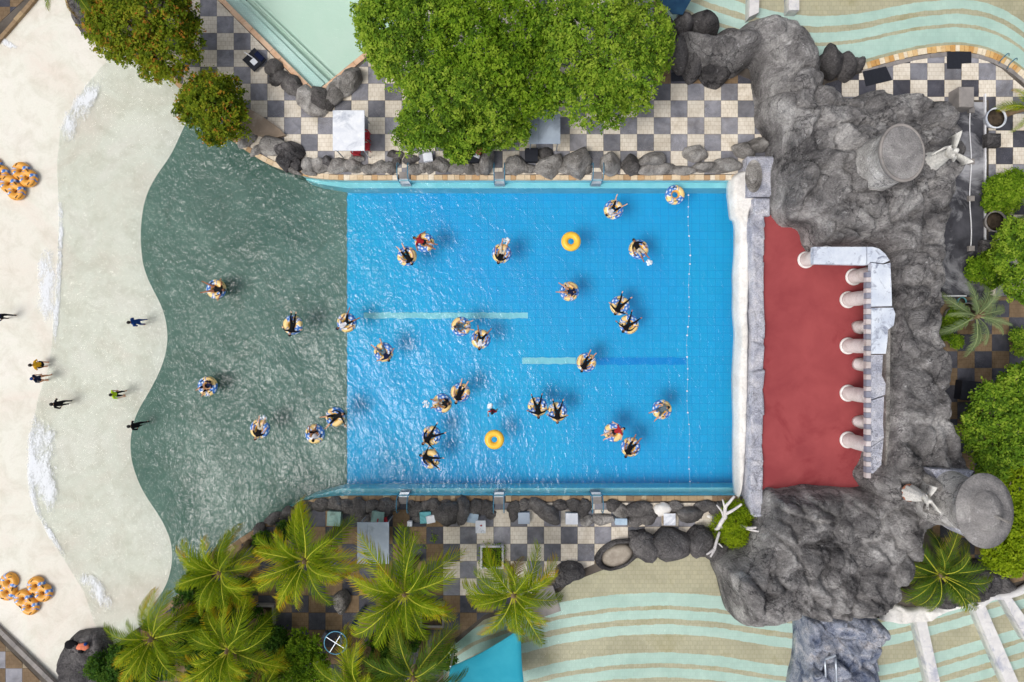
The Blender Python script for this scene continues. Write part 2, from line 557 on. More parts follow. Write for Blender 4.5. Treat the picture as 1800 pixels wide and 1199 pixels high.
def wave_water():
    nx, ny = 300, 200
    X = np.linspace(-160, 1318, nx); Y = np.linspace(-60, 1250, ny)
    PX, PY = np.meshgrid(X, Y)
    wx = (PX - 900) / 30; wy = (599.5 - PY) / 30
    z = 0.035 * np.sin(wx * 1.15 + 0.5 * np.sin(wy * 0.55)) * np.exp(-((wx + 16) / 7.0) ** 2)
    z += 0.02 * np.sin(wx * 2.1 + wy * 1.3) * np.exp(-((wx + 8) / 12.0) ** 2)
    V = np.stack([wx, wy, z], -1).reshape(-1, 3)
    idx = np.arange(nx * ny).reshape(ny, nx)
    F = np.stack([idx[:-1, :-1], idx[1:, :-1], idx[1:, 1:], idx[:-1, 1:]], -1).reshape(-1, 4)
    # keep only what lies inside the basin
    cx = PX[:-1, :-1].ravel() + 2; cy = PY[:-1, :-1].ravel() + 3
    keep = inside_np(np.stack([cx, cy], -1), grow_poly(POOL, 6))
    me = arr_mesh("water", V, F[keep], M['water'], smooth=True)
    return tag(link(bpy.data.objects.new("water", me)), kind='structure')

def inside_np(pts, poly):
    x, y = pts[:, 0], pts[:, 1]
    c = np.zeros(len(pts), bool)
    n = len(poly)
    for i in range(n):
        x0, y0 = poly[i][0], poly[i][1]; x1, y1 = poly[(i + 1) % n][0], poly[(i + 1) % n][1]
        if y0 == y1: continue
        t = ((y0 > y) != (y1 > y)) & (x < (x1 - x0) * (y - y0) / (y1 - y0) + x0)
        c ^= t
    return c
def grow_poly(poly, d):
    n = len(poly); out = []
    ar = sum(poly[i][0] * poly[(i + 1) % n][1] - poly[(i + 1) % n][0] * poly[i][1] for i in range(n))
    s = 1 if ar > 0 else -1
    for i in range(n):
        a, b, c = Vector(poly[i - 1][:2]), Vector(poly[i][:2]), Vector(poly[(i + 1) % n][:2])
        e = ((b - a).normalized() + (c - b).normalized())
        if e.length < 1e-6: e = Vector((1, 0))
        e.normalize()
        nrm = Vector((e.y, -e.x)) * s
        out.append((b.x + nrm.x * d, b.y + nrm.y * d))
    return out
wave_water()

# kids' pool
def inset_kid(d): return grow_poly(KID, -d)
sheet("kids_pool_floor", KID, -0.55, M['kidfloor'])
def step(name, a, b, w0, w1, z, mat):
    a, b = Vector(a), Vector(b); d = (b - a).normalized(); nr = Vector((-d.y, d.x)) * -1
    q = [a + nr * w0, b + nr * w0, b + nr * w1, a + nr * w1]
    mb = MB(); mb.prism([P(v.x, v.y, z) for v in q], -0.55, z)
    return tag(mb.obj(name, mat), kind='structure')
step("pool_step", (380, -12), (556, 161), 0, 20, 0.02, M['kidstep'])
step("pool_step", (396, -12), (574, 161), 6, 16, -0.14, M['minttile'])
band_ = step("pool_step", (415, -12), (590, 155), 10, 13, -0.30, M['kidfloor'])
sheet("kids_pool_water", KID, 0.16, M['stillwater'])

# striped pools: bands of tile following the rim
def striped(name, cfun, xs, offs, z, dirn):
    for k in range(len(offs) - 1):
        V = []
        for x in xs:
            c = cfun(x)
            for o in (offs[k][0], offs[k + 1][0]):
                p = P(x, c + dirn * (o(x) if callable(o) else o), z)
                p.y += (0.03 * noise.noise(Vector((p.x * 6.1, (k if o is offs[k][0] else k + 1) * 3.7, 2))) + 0.035 * noise.noise(Vector((p.x * 2.2, (k if o is offs[k][0] else k + 1) * 5.1, z))))  # refraction ripple shaped into the band edges
                V.append(tuple(p))
        n = len(xs)
        F = [(2 * i, 2 * i + 1, 2 * i + 3, 2 * i + 2) if dirn > 0 else (2 * i + 1, 2 * i, 2 * i + 2, 2 * i + 3) for i in range(n - 1)]
        me = arr_mesh(name, V, F, M['minttile'] if offs[k][1] else M['tantile'])
        tag(link(bpy.data.objects.new(name, me)), kind='structure')
xs_t = np.linspace(1150, 1900, 260)
lerp = lambda a, b: (lambda x: float(np.interp(x, [1250, 1450, 1650, 1850], [a * 1.05, a, b, b * 1.1])))
ctop = lambda x: float(smooth_edge(x, TOPC))
striped("striped_pool_floor", ctop, xs_t, [(-14, 0), (6, 1), (lerp(40, 32), 0), (lerp(46, 38), 1), (lerp(63, 55), 0), (lerp(74, 64), 1), (lerp(92, 80), 0), (lerp(150, 140), 1), (lerp(170, 160), 0), (260, 0)], -0.25, -1)
sheet("striped_pool_water", TOPR, 0.16, M['stillwater'])
CB = [(760, 1155), (830, 1105), (900, 1080), (985, 1058), (1080, 1045), (1170, 1041), (1260, 1047), (1350, 1062), (1450, 1072), (1560, 1063), (1650, 1041), (1750, 1012), (1900, 965)]
cbot = lambda x: float(smooth_edge(x, CB))
ob = [(-150, 0), (0, 1), (23, 0), (30, 1), (46, 0), (56, 1), (73, 0), (105, 1), (124, 0), (132, 1), (149, 0), (160, 1), (176, 0), (300, 0)]
striped("arc_pool_floor", cbot, np.linspace(760, 1900, 380), ob, -0.25, 1)
sheet("arc_pool_water", BOT, 0.16, M['stillwater'])

# foam left by the last wave: thin broken froth
def foam_mat():
    m, n, l, b = newmat('foam')
    out = n["Material Output"]
    co = n.new("ShaderNodeNewGeometry").outputs["Position"]
    at = n.new("ShaderNodeAttribute"); at.attribute_name = 'cover'
    mp = n.new('ShaderNodeMapping'); mp.inputs['Scale'].default_value = (1.7, 0.7, 1.0); mp.inputs['Rotation'].default_value = (0, 0, 0.25); l.new(co, mp.inputs[0]); co = mp.outputs[0]
    t = tex(n, l, 'N', co, 4.5, 8, 0.8, 1.6)
    t2 = tex(n, l, 'N', co, 0.9, 4, 0.6, 0.6)
    ad = n.new("ShaderNodeMath"); ad.operation = 'MULTIPLY_ADD'; ad.inputs[1].default_value = 0.9
    l.new(t2.outputs["Fac"], ad.inputs[0]); l.new(t.outputs["Fac"], ad.inputs[2])
    sc_ = n.new("ShaderNodeMath"); sc_.operation = 'MULTIPLY'; sc_.inputs[1].default_value = 0.75
    l.new(ad.outputs[0], sc_.inputs[0])
    su = n.new("ShaderNodeMath"); su.operation = 'MULTIPLY_ADD'; su.inputs[1].default_value = 0.5
    l.new(at.outputs["Fac"], su.inputs[0]); l.new(sc_.outputs[0], su.inputs[2])
    r = ramp(n, [(0.0, (0, 0, 0)), (1.0, (0.8, 0.8, 0.8))]); mr_ = n.new("ShaderNodeMapRange"); mr_.inputs["From Min"].default_value = 1.06; mr_.inputs["From Max"].default_value = 1.26; l.new(su.outputs[0], mr_.inputs["Value"]); su = mr_; l.new(su.outputs[0], r.inputs[0])
    l.new(r.outputs[0], b.inputs["Alpha"])
    b.inputs["Base Color"].default_value = (0.9, 0.93, 0.97, 1)
    b.inputs["Roughness"].default_value = 0.9
    return m
M['foam'] = foam_mat()
def foam(path, w, label):
    """froth strip: path of (px, py, width px)"""
    pts = smooth_path([Vector((a, b, c)) for a, b, c in path], 10)
    nx = 14; V = []; C = []
    for i, p in enumerate(pts):
        for j in range(nx):
            t = j / (nx - 1) * 2 - 1
            x = p.x + t * p.z; y = p.y
            z = max(float(floor_z(x, y)), 0.0) + 0.012 + 0.03 * max(0, 1 - t * t)
            V.append(tuple(P(x, y, z)))
            e = min(1.0, 3.0 * min(i, len(pts) - 1 - i) / len(pts))
            C.append(max(0.0, (1 - abs(t) ** 2.5)) * e)
    F = [(i * nx + j, (i + 1) * nx + j, (i + 1) * nx + j + 1, i * nx + j + 1) for i in range(len(pts) - 1) for j in range(nx - 1)]
    me = arr_mesh("foam", V, F, M['foam'], smooth=True)
    a = me.attributes.new('cover', 'FLOAT', 'POINT'); a.data.foreach_set('value', C)
    o = tag(link(bpy.data.objects.new("foam", me)), label, "foam", kind='stuff')
foam([(98, 380, 8), (88, 430, 22), (84, 480, 30), (80, 530, 30), (78, 570, 24), (80, 612, 8)], 1, "white foam strip at the waterline above the waders")
foam([(60, 680, 10), (74, 730, 38), (72, 790, 40), (76, 850, 40), (88, 910, 34), (108, 985, 12)], 1, "long white foam strip at the waterline below the waders")
foam([(196, 98, 10), (164, 150, 28), (134, 200, 32), (122, 240, 28), (116, 300, 8)], 1, "broken foam at the waterline beside the leafy tree")
foam([(-10, 60, 14), (10, 75, 18), (40, 95, 10)], 1, "thin foam patch in the beach corner")
foam([(110, 970, 8), (150, 1015, 26), (185, 1060, 24), (190, 1100, 10)], 1, "faint foam along the waterline near the lower left palms")
wl_pts = lambda ys, off, w: [(float(interp(y, WLINE)) + off, y, w) for y in ys]
foam(wl_pts(range(250, 700, 40), 2, 9), 1, "thin broken foam line along the upper half of the waterline")
foam(wl_pts(range(640, 1090, 40), 4, 10), 1, "thin broken foam line along the lower half of the waterline")
# ------------------------------------------------------------------ pavements: every tile its own piece
def tile_mat(name, c1, c2, grid=True, var=0.1, speck=None):
    m, n, l, b = newmat(name)
    tc = n.new("ShaderNodeTexCoord").outputs["Object"]
    wp = n.new("ShaderNodeNewGeometry").outputs["Position"]
    t = tex(n, l, 'N', wp, 1.3, 6, 0.65, 0.4)
    r = ramp(n, [(0.3, c1), (0.7, c2)]); l.new(t.outputs["Fac"], r.inputs[0])
    c = r.outputs[0]
    oi = n.new("ShaderNodeObjectInfo")
    rv = ramp(n, [(0.0, (1 - var,) * 3), (0.5, (1.0,) * 3), (1.0, (1 + var * 0.5, 1 + var * 0.46, 1 + var * 0.42))])
    l.new(oi.outputs["Random"], rv.inputs[0])
    c = mixc(n, l, 1.0, c, rv.outputs[0], 'MULTIPLY')
    if grid:
        br = n.new("ShaderNodeTexBrick"); br.offset = 0.5
        for k, v in (("Scale", 1.0), ("Mortar Size", 0.011), ("Mortar Smooth", 0.5), ("Brick Width", 0.244), ("Row Height", 0.244)): br.inputs[k].default_value = v
        br.inputs["Color1"].default_value = (0.93, 0.93, 0.93, 1); br.inputs["Color2"].default_value = (1, 1, 1, 1)
        br.inputs["Mortar"].default_value = (0.66, 0.6, 0.52, 1)
        l.new(tc, br.inputs["Vector"])
        c = mixc(n, l, 0.9, c, br.outputs["Color"], 'MULTIPLY')
    if speck:
        ts = tex(n, l, 'N', wp, 22, 3, 0.8)
        rs = ramp(n, [(0.56, (0, 0, 0)), (0.72, (1, 1, 1))]); l.new(ts.outputs["Fac"], rs.inputs[0])
        tw = tex(n, l, 'N', wp, 0.5, 3, 0.6)
        rw = ramp(n, [(0.45, (0, 0, 0)), (0.7, (1, 1, 1))]); l.new(tw.outputs["Fac"], rw.inputs[0])
        f = n.new("ShaderNodeMath"); f.operation = 'MULTIPLY'
        l.new(rs.outputs[0], f.inputs[0]); l.new(rw.outputs[0], f.inputs[1])
        c = mixc(n, l, f.outputs[0], c, speck)
    # grime gathered in blotches
    tg = tex(n, l, 'N', wp, 0.45, 8, 0.75, 0.8)
    rg = ramp(n, [(0.46, (1, 1, 1)), (0.66, (0.66, 0.62, 0.56))]); l.new(tg.outputs["Fac"], rg.inputs[0])
    c = mixc(n, l, 0.7, c, rg.outputs[0], 'MULTIPLY')
    l.new(c, b.inputs["Base Color"])
    b.inputs["Roughness"].default_value = 0.75
    b.inputs["Specular IOR Level"].default_value = 0.12
    return m
M['beige'] = tile_mat('beige_pavers', L(218, 208, 192), L(240, 232, 218), True, 0.12)
M['granite'] = tile_mat('granite', L(108, 109, 117), L(152, 152, 159), False, 0.45, speck=L(206, 206, 212))
M['brownbrick'] = tile_mat('brown_pavers', L(112, 94, 74), L(146, 124, 98), True, 0.25)
M['darkgranite'] = tile_mat('dark_granite', L(62, 63, 72), L(92, 92, 100), False, 0.3, speck=L(150, 150, 158))

def clip_cell(poly, x0, y0, x1, y1):
    """part of poly (list of xy) inside the cell"""
    def cl(pts, ins, cut):
        out = []
        for i in range(len(pts)):
            a, b = pts[i - 1], pts[i]
            ia, ib = ins(a), ins(b)
            if ib:
                if not ia: out.append(cut(a, b))
                out.append(b)
            elif ia: out.append(cut(a, b))
        return out
    def cutx(x): return lambda a, b: (x, a[1] + (b[1] - a[1]) * (x - a[0]) / (b[0] - a[0]))
    def cuty(y): return lambda a, b: (a[0] + (b[0] - a[0]) * (y - a[1]) / (b[1] - a[1]), y)
    p = list(poly)
    for ins, cut in ((lambda q: q[0] >= x0, cutx(x0)), (lambda q: q[0] <= x1, cutx(x1)), (lambda q: q[1] >= y0, cuty(y0)), (lambda q: q[1] <= y1, cuty(y1))):
        if p: p = cl(p, ins, cut)
    return p
def area2(p):
    return abs(sum(p[i][0] * p[(i + 1) % len(p)][1] - p[(i + 1) % len(p)][0] * p[i][1] for i in range(len(p)))) / 2

TZ = 0.30
GAP = 0.012
_tiles = {}
def full_tile(mat, s, sy):
    k = (mat.name, round(s, 3), round(sy, 3))
    if k not in _tiles:
        mb = MB(); mb.bevbox((0, 0, -0.012), (s - GAP, sy - GAP, 0.032), 0.006)
        _tiles[k] = mb.mesh("paving_tile", mat)
    return _tiles[k]
def pavement(name, outline, ox, oy, cw, ch, light, par, chooser, jig=0.004):
    """outline px; grid origin px; cell px; par: parity of the light cells"""
    base = sheet(name, outline, GZ + 0.004, M['mortar'])
    xs = [p[0] for p in outline]; ys = [p[1] for p in outline]
    rr = random.Random(len(outline) * 13)
    for c in range(math.floor((min(xs) - ox) / cw), math.ceil((max(xs) - ox) / cw)):
        for r in range(math.floor((min(ys) - oy) / ch), math.ceil((max(ys) - oy) / ch)):
            x0, y0 = ox + c * cw, oy + r * ch
            q = clip_cell(outline, x0, y0, x0 + cw, y0 + ch)
            if len(q) < 3: continue
            a = area2(q) / (cw * ch)
            if a < 0.06: continue
            mat = chooser(c, r, (c + r) % 2 == par, x0 + cw / 2, y0 + ch / 2, rr)
            if mat is None: continue
            ctr = P(x0 + cw / 2, y0 + ch / 2, TZ)
            if a > 0.985:
                o = inst("paving_tile", full_tile(mat, cw / pm(TZ), ch / pm(TZ)), base, ctr)
            else:
                g = grow_poly(q, -GAP * 15)
                mb = MB(); mb.prism([P(x, y, TZ) - ctr for x, y in g], -0.025, 0.004)
                o = mb.obj("paving_tile", mat, base, loc=ctr)
            o.location.z += rr.uniform(-jig, jig)
            o.rotation_euler = (rr.uniform(-1, 1) * 0.004, rr.uniform(-1, 1) * 0.004, rr.uniform(-1, 1) * 0.004)
    return base

D1 = [(300, -12), (371, -12), (378, -4), (553, 174), (570, 168), (648, 104), (760, -12), (1160, -12), (1190, 90), (1345, 150), (1345, 306), (610, 307), (560, 305), (530, 298), (480, 282), (445, 262), (400, 236), (335, 172), (285, 118)]
def ch1(c, r, light, x, y, rr):
    if 1158 < x < 1345 and y < 143: return M['brownbrick'] if light else M['darkgranite']
    return M['beige'] if light else M['granite']
pavement("upper_pavement", D1, 499.5, 147.0, 29.54, 29.6, True, 1, ch1)
D2 = [(560, 884), (1256, 884), (1262, 948), (1150, 938), (1060, 985), (998, 1012), (985, 1032), (850, 1082), (785, 1135), (765, 1214), (240, 1214), (235, 1120), (275, 1090), (318, 1052), (405, 966), (445, 940), (495, 908)]
def ch2(c, r, light, x, y, rr):
    if x > 770 and y < 1040: return M['beige'] if light else M['granite']
    if x > 1110: return M['brownbrick'] if light else M['granite']
    return M['brownbrick'] if light else M['darkgranite']
pavement("lower_pavement", D2, 779.0, 926.0, 29.55, 30.2, True, 0, ch2)
D4 = [(1448, 200), (1448, 148), (1515, 128), (1562, 114), (1622, 100), (1680, 95), (1722, 101), (1760, 120), (1815, 168), (1880, 232), (1880, 520), (1738, 520), (1738, 176), (1700, 176), (1700, 200)]
pavement("poolside_pavement", D4, 1570.0, 111.0, 30.1, 29.6, True, 0, lambda c, r, light, x, y, rr: M['beige'] if light else (M['granite'] if rr.random() < 0.5 else M['darkgranite']))
D3 = [(1640, 522), (1880, 522), (1880, 1000), (1760, 1030), (1640, 960)]
pavement("garden_pavement", D3, 1683.0, 528.0, 30.4, 29.8, True, 1, lambda c, r, light, x, y, rr: M['brownbrick'] if light else M['darkgranite'])
D5 = [(-60, 1075), (-4, 1122), (98, 1224), (130, 1262), (-60, 1262)]
pavement("corner_pavement", D5, -20.0, 1175.0, 29.6, 29.6, True, 0, lambda c, r, light, x, y, rr: M['brownbrick'] if light else M['granite'])
D6 = [(-60, -60), (80, -60), (44, -2), (-10, 48), (-60, 85)]
pavement("corner_pavement", D6, -12.0, 12.0, 29.6, 29.6, True, 0, lambda c, r, light, x, y, rr: M['brownbrick'] if light else M['darkgranite'])

# asphalt-black service strip behind the rocks
M['blackroof'] = surf('black_screed', L(50, 50, 55), L(84, 84, 90), 0.8, 7, 0.85, c3=L(168, 168, 172), s3=0.35, bump=0.3, bscale=6)
mb = MB(); mb.prism([P(x, y, 0.3) for x, y in ((1640, 180), (1734, 180), (1734, 522), (1640, 522))], GZ - 0.02, GZ + 0.06)
tag(mb.obj("service_path", M['blackroof']), kind='structure')

# ------------------------------------------------------------------ copings: stones set one by one
def coping_mat(name, stops):
    m, n, l, b = newmat(name)
    wp = n.new("ShaderNodeNewGeometry").outputs["Position"]
    oi = n.new("ShaderNodeObjectInfo")
    r = ramp(n, stops); r.color_ramp.interpolation = 'CONSTANT'
    l.new(oi.outputs["Random"], r.inputs[0])
    t = tex(n, l, 'N', wp, 5, 6, 0.7, 0.8)
    r2 = ramp(n, [(0.3, (0.72, 0.68, 0.62)), (0.6, (1, 1, 1))]); l.new(t.outputs["Fac"], r2.inputs[0])
    c = mixc(n, l, 0.8, r.outputs[0], r2.outputs[0], 'MULTIPLY')
    l.new(c, b.inputs["Base Color"]); b.inputs["Roughness"].default_value = 0.8
    bp = n.new("ShaderNodeBump"); bp.inputs["Strength"].default_value = 0.3; bp.inputs["Distance"].default_value = 0.03
    l.new(t.outputs["Fac"], bp.inputs["Height"]); l.new(bp.outputs[0], b.inputs["Normal"])
    return m
M['coptan'] = coping_mat('tan_coping', [(0, L(214, 190, 156)), (0.3, L(200, 164, 122)), (0.5, L(226, 206, 176)), (0.75, L(184, 152, 116)), (0.9, L(236, 224, 204))])
M['copbrown'] = coping_mat('brown_coping', [(0, L(150, 126, 96)), (0.3, L(170, 146, 112)), (0.5, L(136, 112, 86)), (0.75, L(184, 164, 134)), (0.9, L(126, 104, 80))])
M['copyellow'] = coping_mat('yellow_coping', [(0, L(218, 178, 116)), (0.25, L(232, 206, 160)), (0.45, L(204, 156, 92)), (0.65, L(236, 222, 196)), (0.85, L(220, 186, 134))])
M['kerb'] = surf('kerb_concrete', L(126, 122, 120), L(156, 150, 146), 1.2, 6, 0.9, bump=0.2)

def coping(name, path, w, lo, hi, z0, z1, mat, label, cat="coping", side=1, seed=1):
    """stones laid along a px path, w px wide on one side"""
    rr = random.Random(seed)
    root = empty(name, P(*path[0], z0)); root.location = (0, 0, 0)
    tag(root, label, cat)
    pts = [Vector((p[0], p[1], 0)) for p in path]
    seg = [(pts[i + 1] - pts[i]).length for i in range(len(pts) - 1)]
    tot = sum(seg)
    def at(s):
        for i, d in enumerate(seg):
            if s <= d or i == len(seg) - 1:
                t = (pts[i + 1] - pts[i]).normalized()
                return pts[i] + t * s, Vector((-t.y, t.x, 0)) * side
            s -= d
    s = 0.0
    while s < tot - 1:
        e = min(tot, s + rr.uniform(lo, hi))
        if tot - e < lo * 0.5: e = tot
        (a, na), (b, nb) = at(s + 0.25), at(e - 0.25)
        ww = w + rr.uniform(-0.6, 0.6)
        q = [a, b, b + nb * ww, a + na * ww]
        mb = MB(); mb.prism([P(v.x, v.y, z1) for v in q], z0, z1 + rr.uniform(-0.008, 0.008))
        mb.obj("stone", mat, root)
        s = e
    return root
topline = smooth_path([Vector((x, y, 0)) for x, y in ((275, 119), (330, 170), (375, 222), (405, 245), (440, 270), (480, 292), (530, 308), (565, 314), (612, 316.2))], 5)
coping("pool_coping", [(v.x, v.y) for v in topline] + [(700, 316)], 8.5, 9, 17, 0.1, 0.33, M['coptan'], "tan stone rim curving round the upper left of the wave pool", side=-1, seed=2)
coping("pool_coping", [(722, 316), (868, 316)], 8.5, 8, 16, 0.1, 0.33, M['coptan'], "tan stone rim of the upper pool edge between the first two ladders", side=-1, seed=3)
coping("pool_coping", [(888, 316), (1040, 316)], 8.5, 8, 16, 0.1, 0.33, M['coptan'], "tan stone rim of the upper pool edge between the second and third ladder", side=-1, seed=4)
coping("pool_coping", [(1059, 316), (1292, 316)], 8.5, 8, 16, 0.1, 0.33, M['coptan'], "tan stone rim of the upper pool edge next to the white ledge", side=-1, seed=5)
botline = smooth_path([Vector((x, y, 0)) for x, y in ((270, 1085), (310, 1047), (350, 1010), (400, 962), (440, 935), (490, 903), (545, 879), (600, 872.2))], 5)
coping("pool_coping", [(v.x, v.y) for v in botline] + [(698, 872)], 9, 9, 17, 0.1, 0.33, M['copbrown'], "brown stone rim curving round the lower left of the wave pool", side=1, seed=6)
coping("pool_coping", [(719, 872), (866, 872)], 9, 8, 16, 0.1, 0.33, M['copbrown'], "brown stone rim of the lower pool edge between the first two ladders", side=1, seed=7)
coping("pool_coping", [(889, 872), (1038, 872)], 9, 8, 16, 0.1, 0.33, M['copbrown'], "brown stone rim of the lower pool edge between the second and third ladder", side=1, seed=8)
coping("pool_coping", [(1059, 872), (1300, 872)], 9, 8, 16, 0.1, 0.33, M['copbrown'], "brown stone rim of the lower pool edge by the driftwood", side=1, seed=9)
tp = smooth_path([Vector((x, y, 0)) for x, y in TOPC[6:]], 6)
coping("pool_coping", [(v.x, v.y) for v in tp], 11, 6.5, 9.5, 0.1, 0.34, M['copyellow'], "yellow and white stone rim of the striped pool, upper right", side=1, seed=10)
coping("kerb", [(v.x - 0, v.y + 12) for v in tp], 7, 28, 34, 0.2, 0.33, M['kerb'], "grey concrete kerb beside the yellow stone rim", "kerb", side=1, seed=11)
coping("pool_coping", [(378, -18), (556, 161)], 9, 20, 30, 0.1, 0.34, M['peach'], "peach rim along the left side of the mint pool", side=1, seed=12)
coping("pool_coping", [(556, 161), (650, 84)], 9, 18, 26, 0.1, 0.34, M['peach'], "peach rim along the right side of the mint pool", side=1, seed=13)
coping("kerb", [(-30, 1075), (0, 1105), (135, 1239)], 8, 24, 30, 0.2, 0.42, M['kerb'], "grey concrete kerb in the lower left corner of the beach", "kerb", side=1, seed=14)
coping("kerb", [(-60, 118), (0, 72), (62, 0), (90, -40)], 7, 18, 26, 0.2, 0.40, M['copbrown'], "brown stone kerb in the upper left corner of the beach", "kerb", side=-1, seed=15)
# ------------------------------------------------------------------ rock work
def rock_mat(name, c1, c2, c3, c4, bump=0.5, vary=0.0, s=1.0, crack=True, mot=0.85):
    m, n, l, b = newmat(name)
    co = n.new("ShaderNodeNewGeometry").outputs["Position"]
    t1 = tex(n, l, 'N', co, 0.55 * s, 7, 0.62, 0.6)
    r1 = ramp(n, [(0.34, c1), (0.52, c2), (0.68, c3)]); l.new(t1.outputs["Fac"], r1.inputs[0])
    t2 = tex(n, l, 'N', co, 9 * s, 6, 0.75, 0.4)
    r2 = ramp(n, [(0.34, (0.5, 0.5, 0.51)), (0.52, (0.95, 0.95, 0.95)), (0.68, (1.3, 1.3, 1.3))]); l.new(t2.outputs["Fac"], r2.inputs[0])
    c = mixc(n, l, mot, r1.outputs[0], r2.outputs[0], 'MULTIPLY')
    t3 = tex(n, l, 'N', co, 1.7 * s, 8, 0.8, 1.4)          # lime bloom and bird lime
    r3 = ramp(n, [(0.58, (0, 0, 0)), (0.68, (0.7, 0.7, 0.7))]); l.new(t3.outputs["Fac"], r3.inputs[0])
    c = mixc(n, l, r3.outputs[0], c, c4)
    if vary:
        oi = n.new("ShaderNodeObjectInfo")
        rv = ramp(n, [(0, (1 - vary,) * 3), (1, (1 + vary,) * 3)]); l.new(oi.outputs["Random"], rv.inputs[0])
        c = mixc(n, l, 1.0, c, rv.outputs[0], 'MULTIPLY')
    h = t2.outputs["Fac"]
    if crack:
        v = n.new("ShaderNodeTexVoronoi"); v.feature = 'DISTANCE_TO_EDGE'; v.inputs["Scale"].default_value = 0.62 * s
        tw = tex(n, l, 'N', co, 1.2 * s, 4, 0.6)
        wm = n.new("ShaderNodeVectorMath"); wm.operation = 'MULTIPLY_ADD'; wm.inputs[1].default_value = (1.6, 1.6, 1.6)
        l.new(tw.outputs["Color"], wm.inputs[0]); l.new(co, wm.inputs[2]); l.new(wm.outputs[0], v.inputs["Vector"])
        rc = ramp(n, [(0.0, (0.22, 0.22, 0.24)), (0.012, (0.45, 0.45, 0.46)), (0.04, (1, 1, 1))]); l.new(v.outputs["Distance"], rc.inputs[0])
        tm = tex(n, l, 'N', co, 0.35, 3, 0.5)
        rm = ramp(n, [(0.40, (0, 0, 0)), (0.54, (0.85, 0.85, 0.85))]); l.new(tm.outputs["Fac"], rm.inputs[0])
        c = mixc(n, l, rm.outputs[0], c, mixc(n, l, 1.0, c, rc.outputs[0], 'MULTIPLY'))
    l.new(c, b.inputs["Base Color"])
    b.inputs["Roughness"].default_value = 0.9
    b.inputs["Specular IOR Level"].default_value = 0.08
    bp = n.new("ShaderNodeBump"); bp.inputs["Strength"].default_value = bump; bp.inputs["Distance"].default_value = 0.16
    tm2 = tex(n, l, 'N', co, 2.6 * s, 5, 0.6, 1.0); ah = n.new("ShaderNodeMath"); ah.operation = 'MULTIPLY_ADD'; ah.inputs[1].default_value = 1.6
    l.new(tm2.outputs['Fac'], ah.inputs[0]); l.new(h, ah.inputs[2]); h = ah.outputs[0]
    l.new(h, bp.inputs["Height"]); l.new(bp.outputs[0], b.inputs["Normal"])
    return m
M['rock'] = rock_mat('grey_rock', L(92, 90, 91), L(152, 149, 148), L(208, 205, 203), L(238, 237, 237), bump=1.0)
M['darkrock'] = rock_mat('dark_rock', L(74, 72, 74), L(108, 105, 105), L(140, 136, 135), L(182, 180, 180), vary=0.2, bump=0.9)
M['boulder'] = rock_mat('pale_boulder', L(124, 120, 116), L(182, 177, 172), L(220, 216, 211), L(242, 240, 238), vary=0.2, s=1.8, crack=False, bump=1.0)
M['boulderdark'] = rock_mat('dark_boulder', L(90, 87, 86), L(126, 122, 120), L(156, 152, 149), L(196, 194, 192), vary=0.16, s=1.8, crack=False, bump=1.0)
M['lavender'] = rock_mat('lavender_stone', L(168, 171, 188), L(208, 209, 220), L(234, 232, 237), L(246, 245, 247), s=1.8, bump=0.7)
M['whitestone'] = rock_mat('white_plaster', L(222, 218, 212), L(236, 233, 228), L(244, 242, 238), L(250, 250, 250), bump=0.12, crack=False, mot=0.25)
M['bluestone'] = rock_mat('bluish_stone', L(104, 116, 144), L(182, 188, 204), L(236, 232, 234), L(248, 242, 242), s=2.2, bump=0.8)

def seg_dist(px, py, poly):
    d = np.full(px.shape, 1e9); nx = np.zeros_like(px); ny = np.zeros_like(py)
    n = len(poly)
    for i in range(n):
        ax, ay = poly[i]; bx, by = poly[(i + 1) % n]
        ex, ey = bx - ax, by - ay
        L2 = ex * ex + ey * ey + 1e-12
        t = np.clip(((px - ax) * ex + (py - ay) * ey) / L2, 0, 1)
        qx, qy = ax + t * ex, ay + t * ey
        dd = np.hypot(px - qx, py - qy)
        w = dd < d
        d = np.where(w, dd, d); nx = np.where(w, qx, nx); ny = np.where(w, qy, ny)
    return d, nx, ny

def fbm(x, y, seed, octs=4, f=1.0):
    """cheap smooth value noise on arrays"""
    out = np.zeros_like(x); a = 1.0
    rs = np.random.RandomState(seed)
    for o in range(octs):
        tab = rs.rand(64, 64)
        X, Y = x * f + 17.3 * o, y * f + 5.1 * o
        xi, yi = np.floor(X).astype(int), np.floor(Y).astype(int)
        u, v = X - xi, Y - yi
        u, v = u * u * (3 - 2 * u), v * v * (3 - 2 * v)
        g = lambda i, j: tab[i % 64, j % 64]
        out += a * ((g(xi, yi) * (1 - u) + g(xi + 1, yi) * u) * (1 - v) + (g(xi, yi + 1) * (1 - u) + g(xi + 1, yi + 1) * u) * v - 0.5)
        a *= 0.5; f *= 2.0
    return out

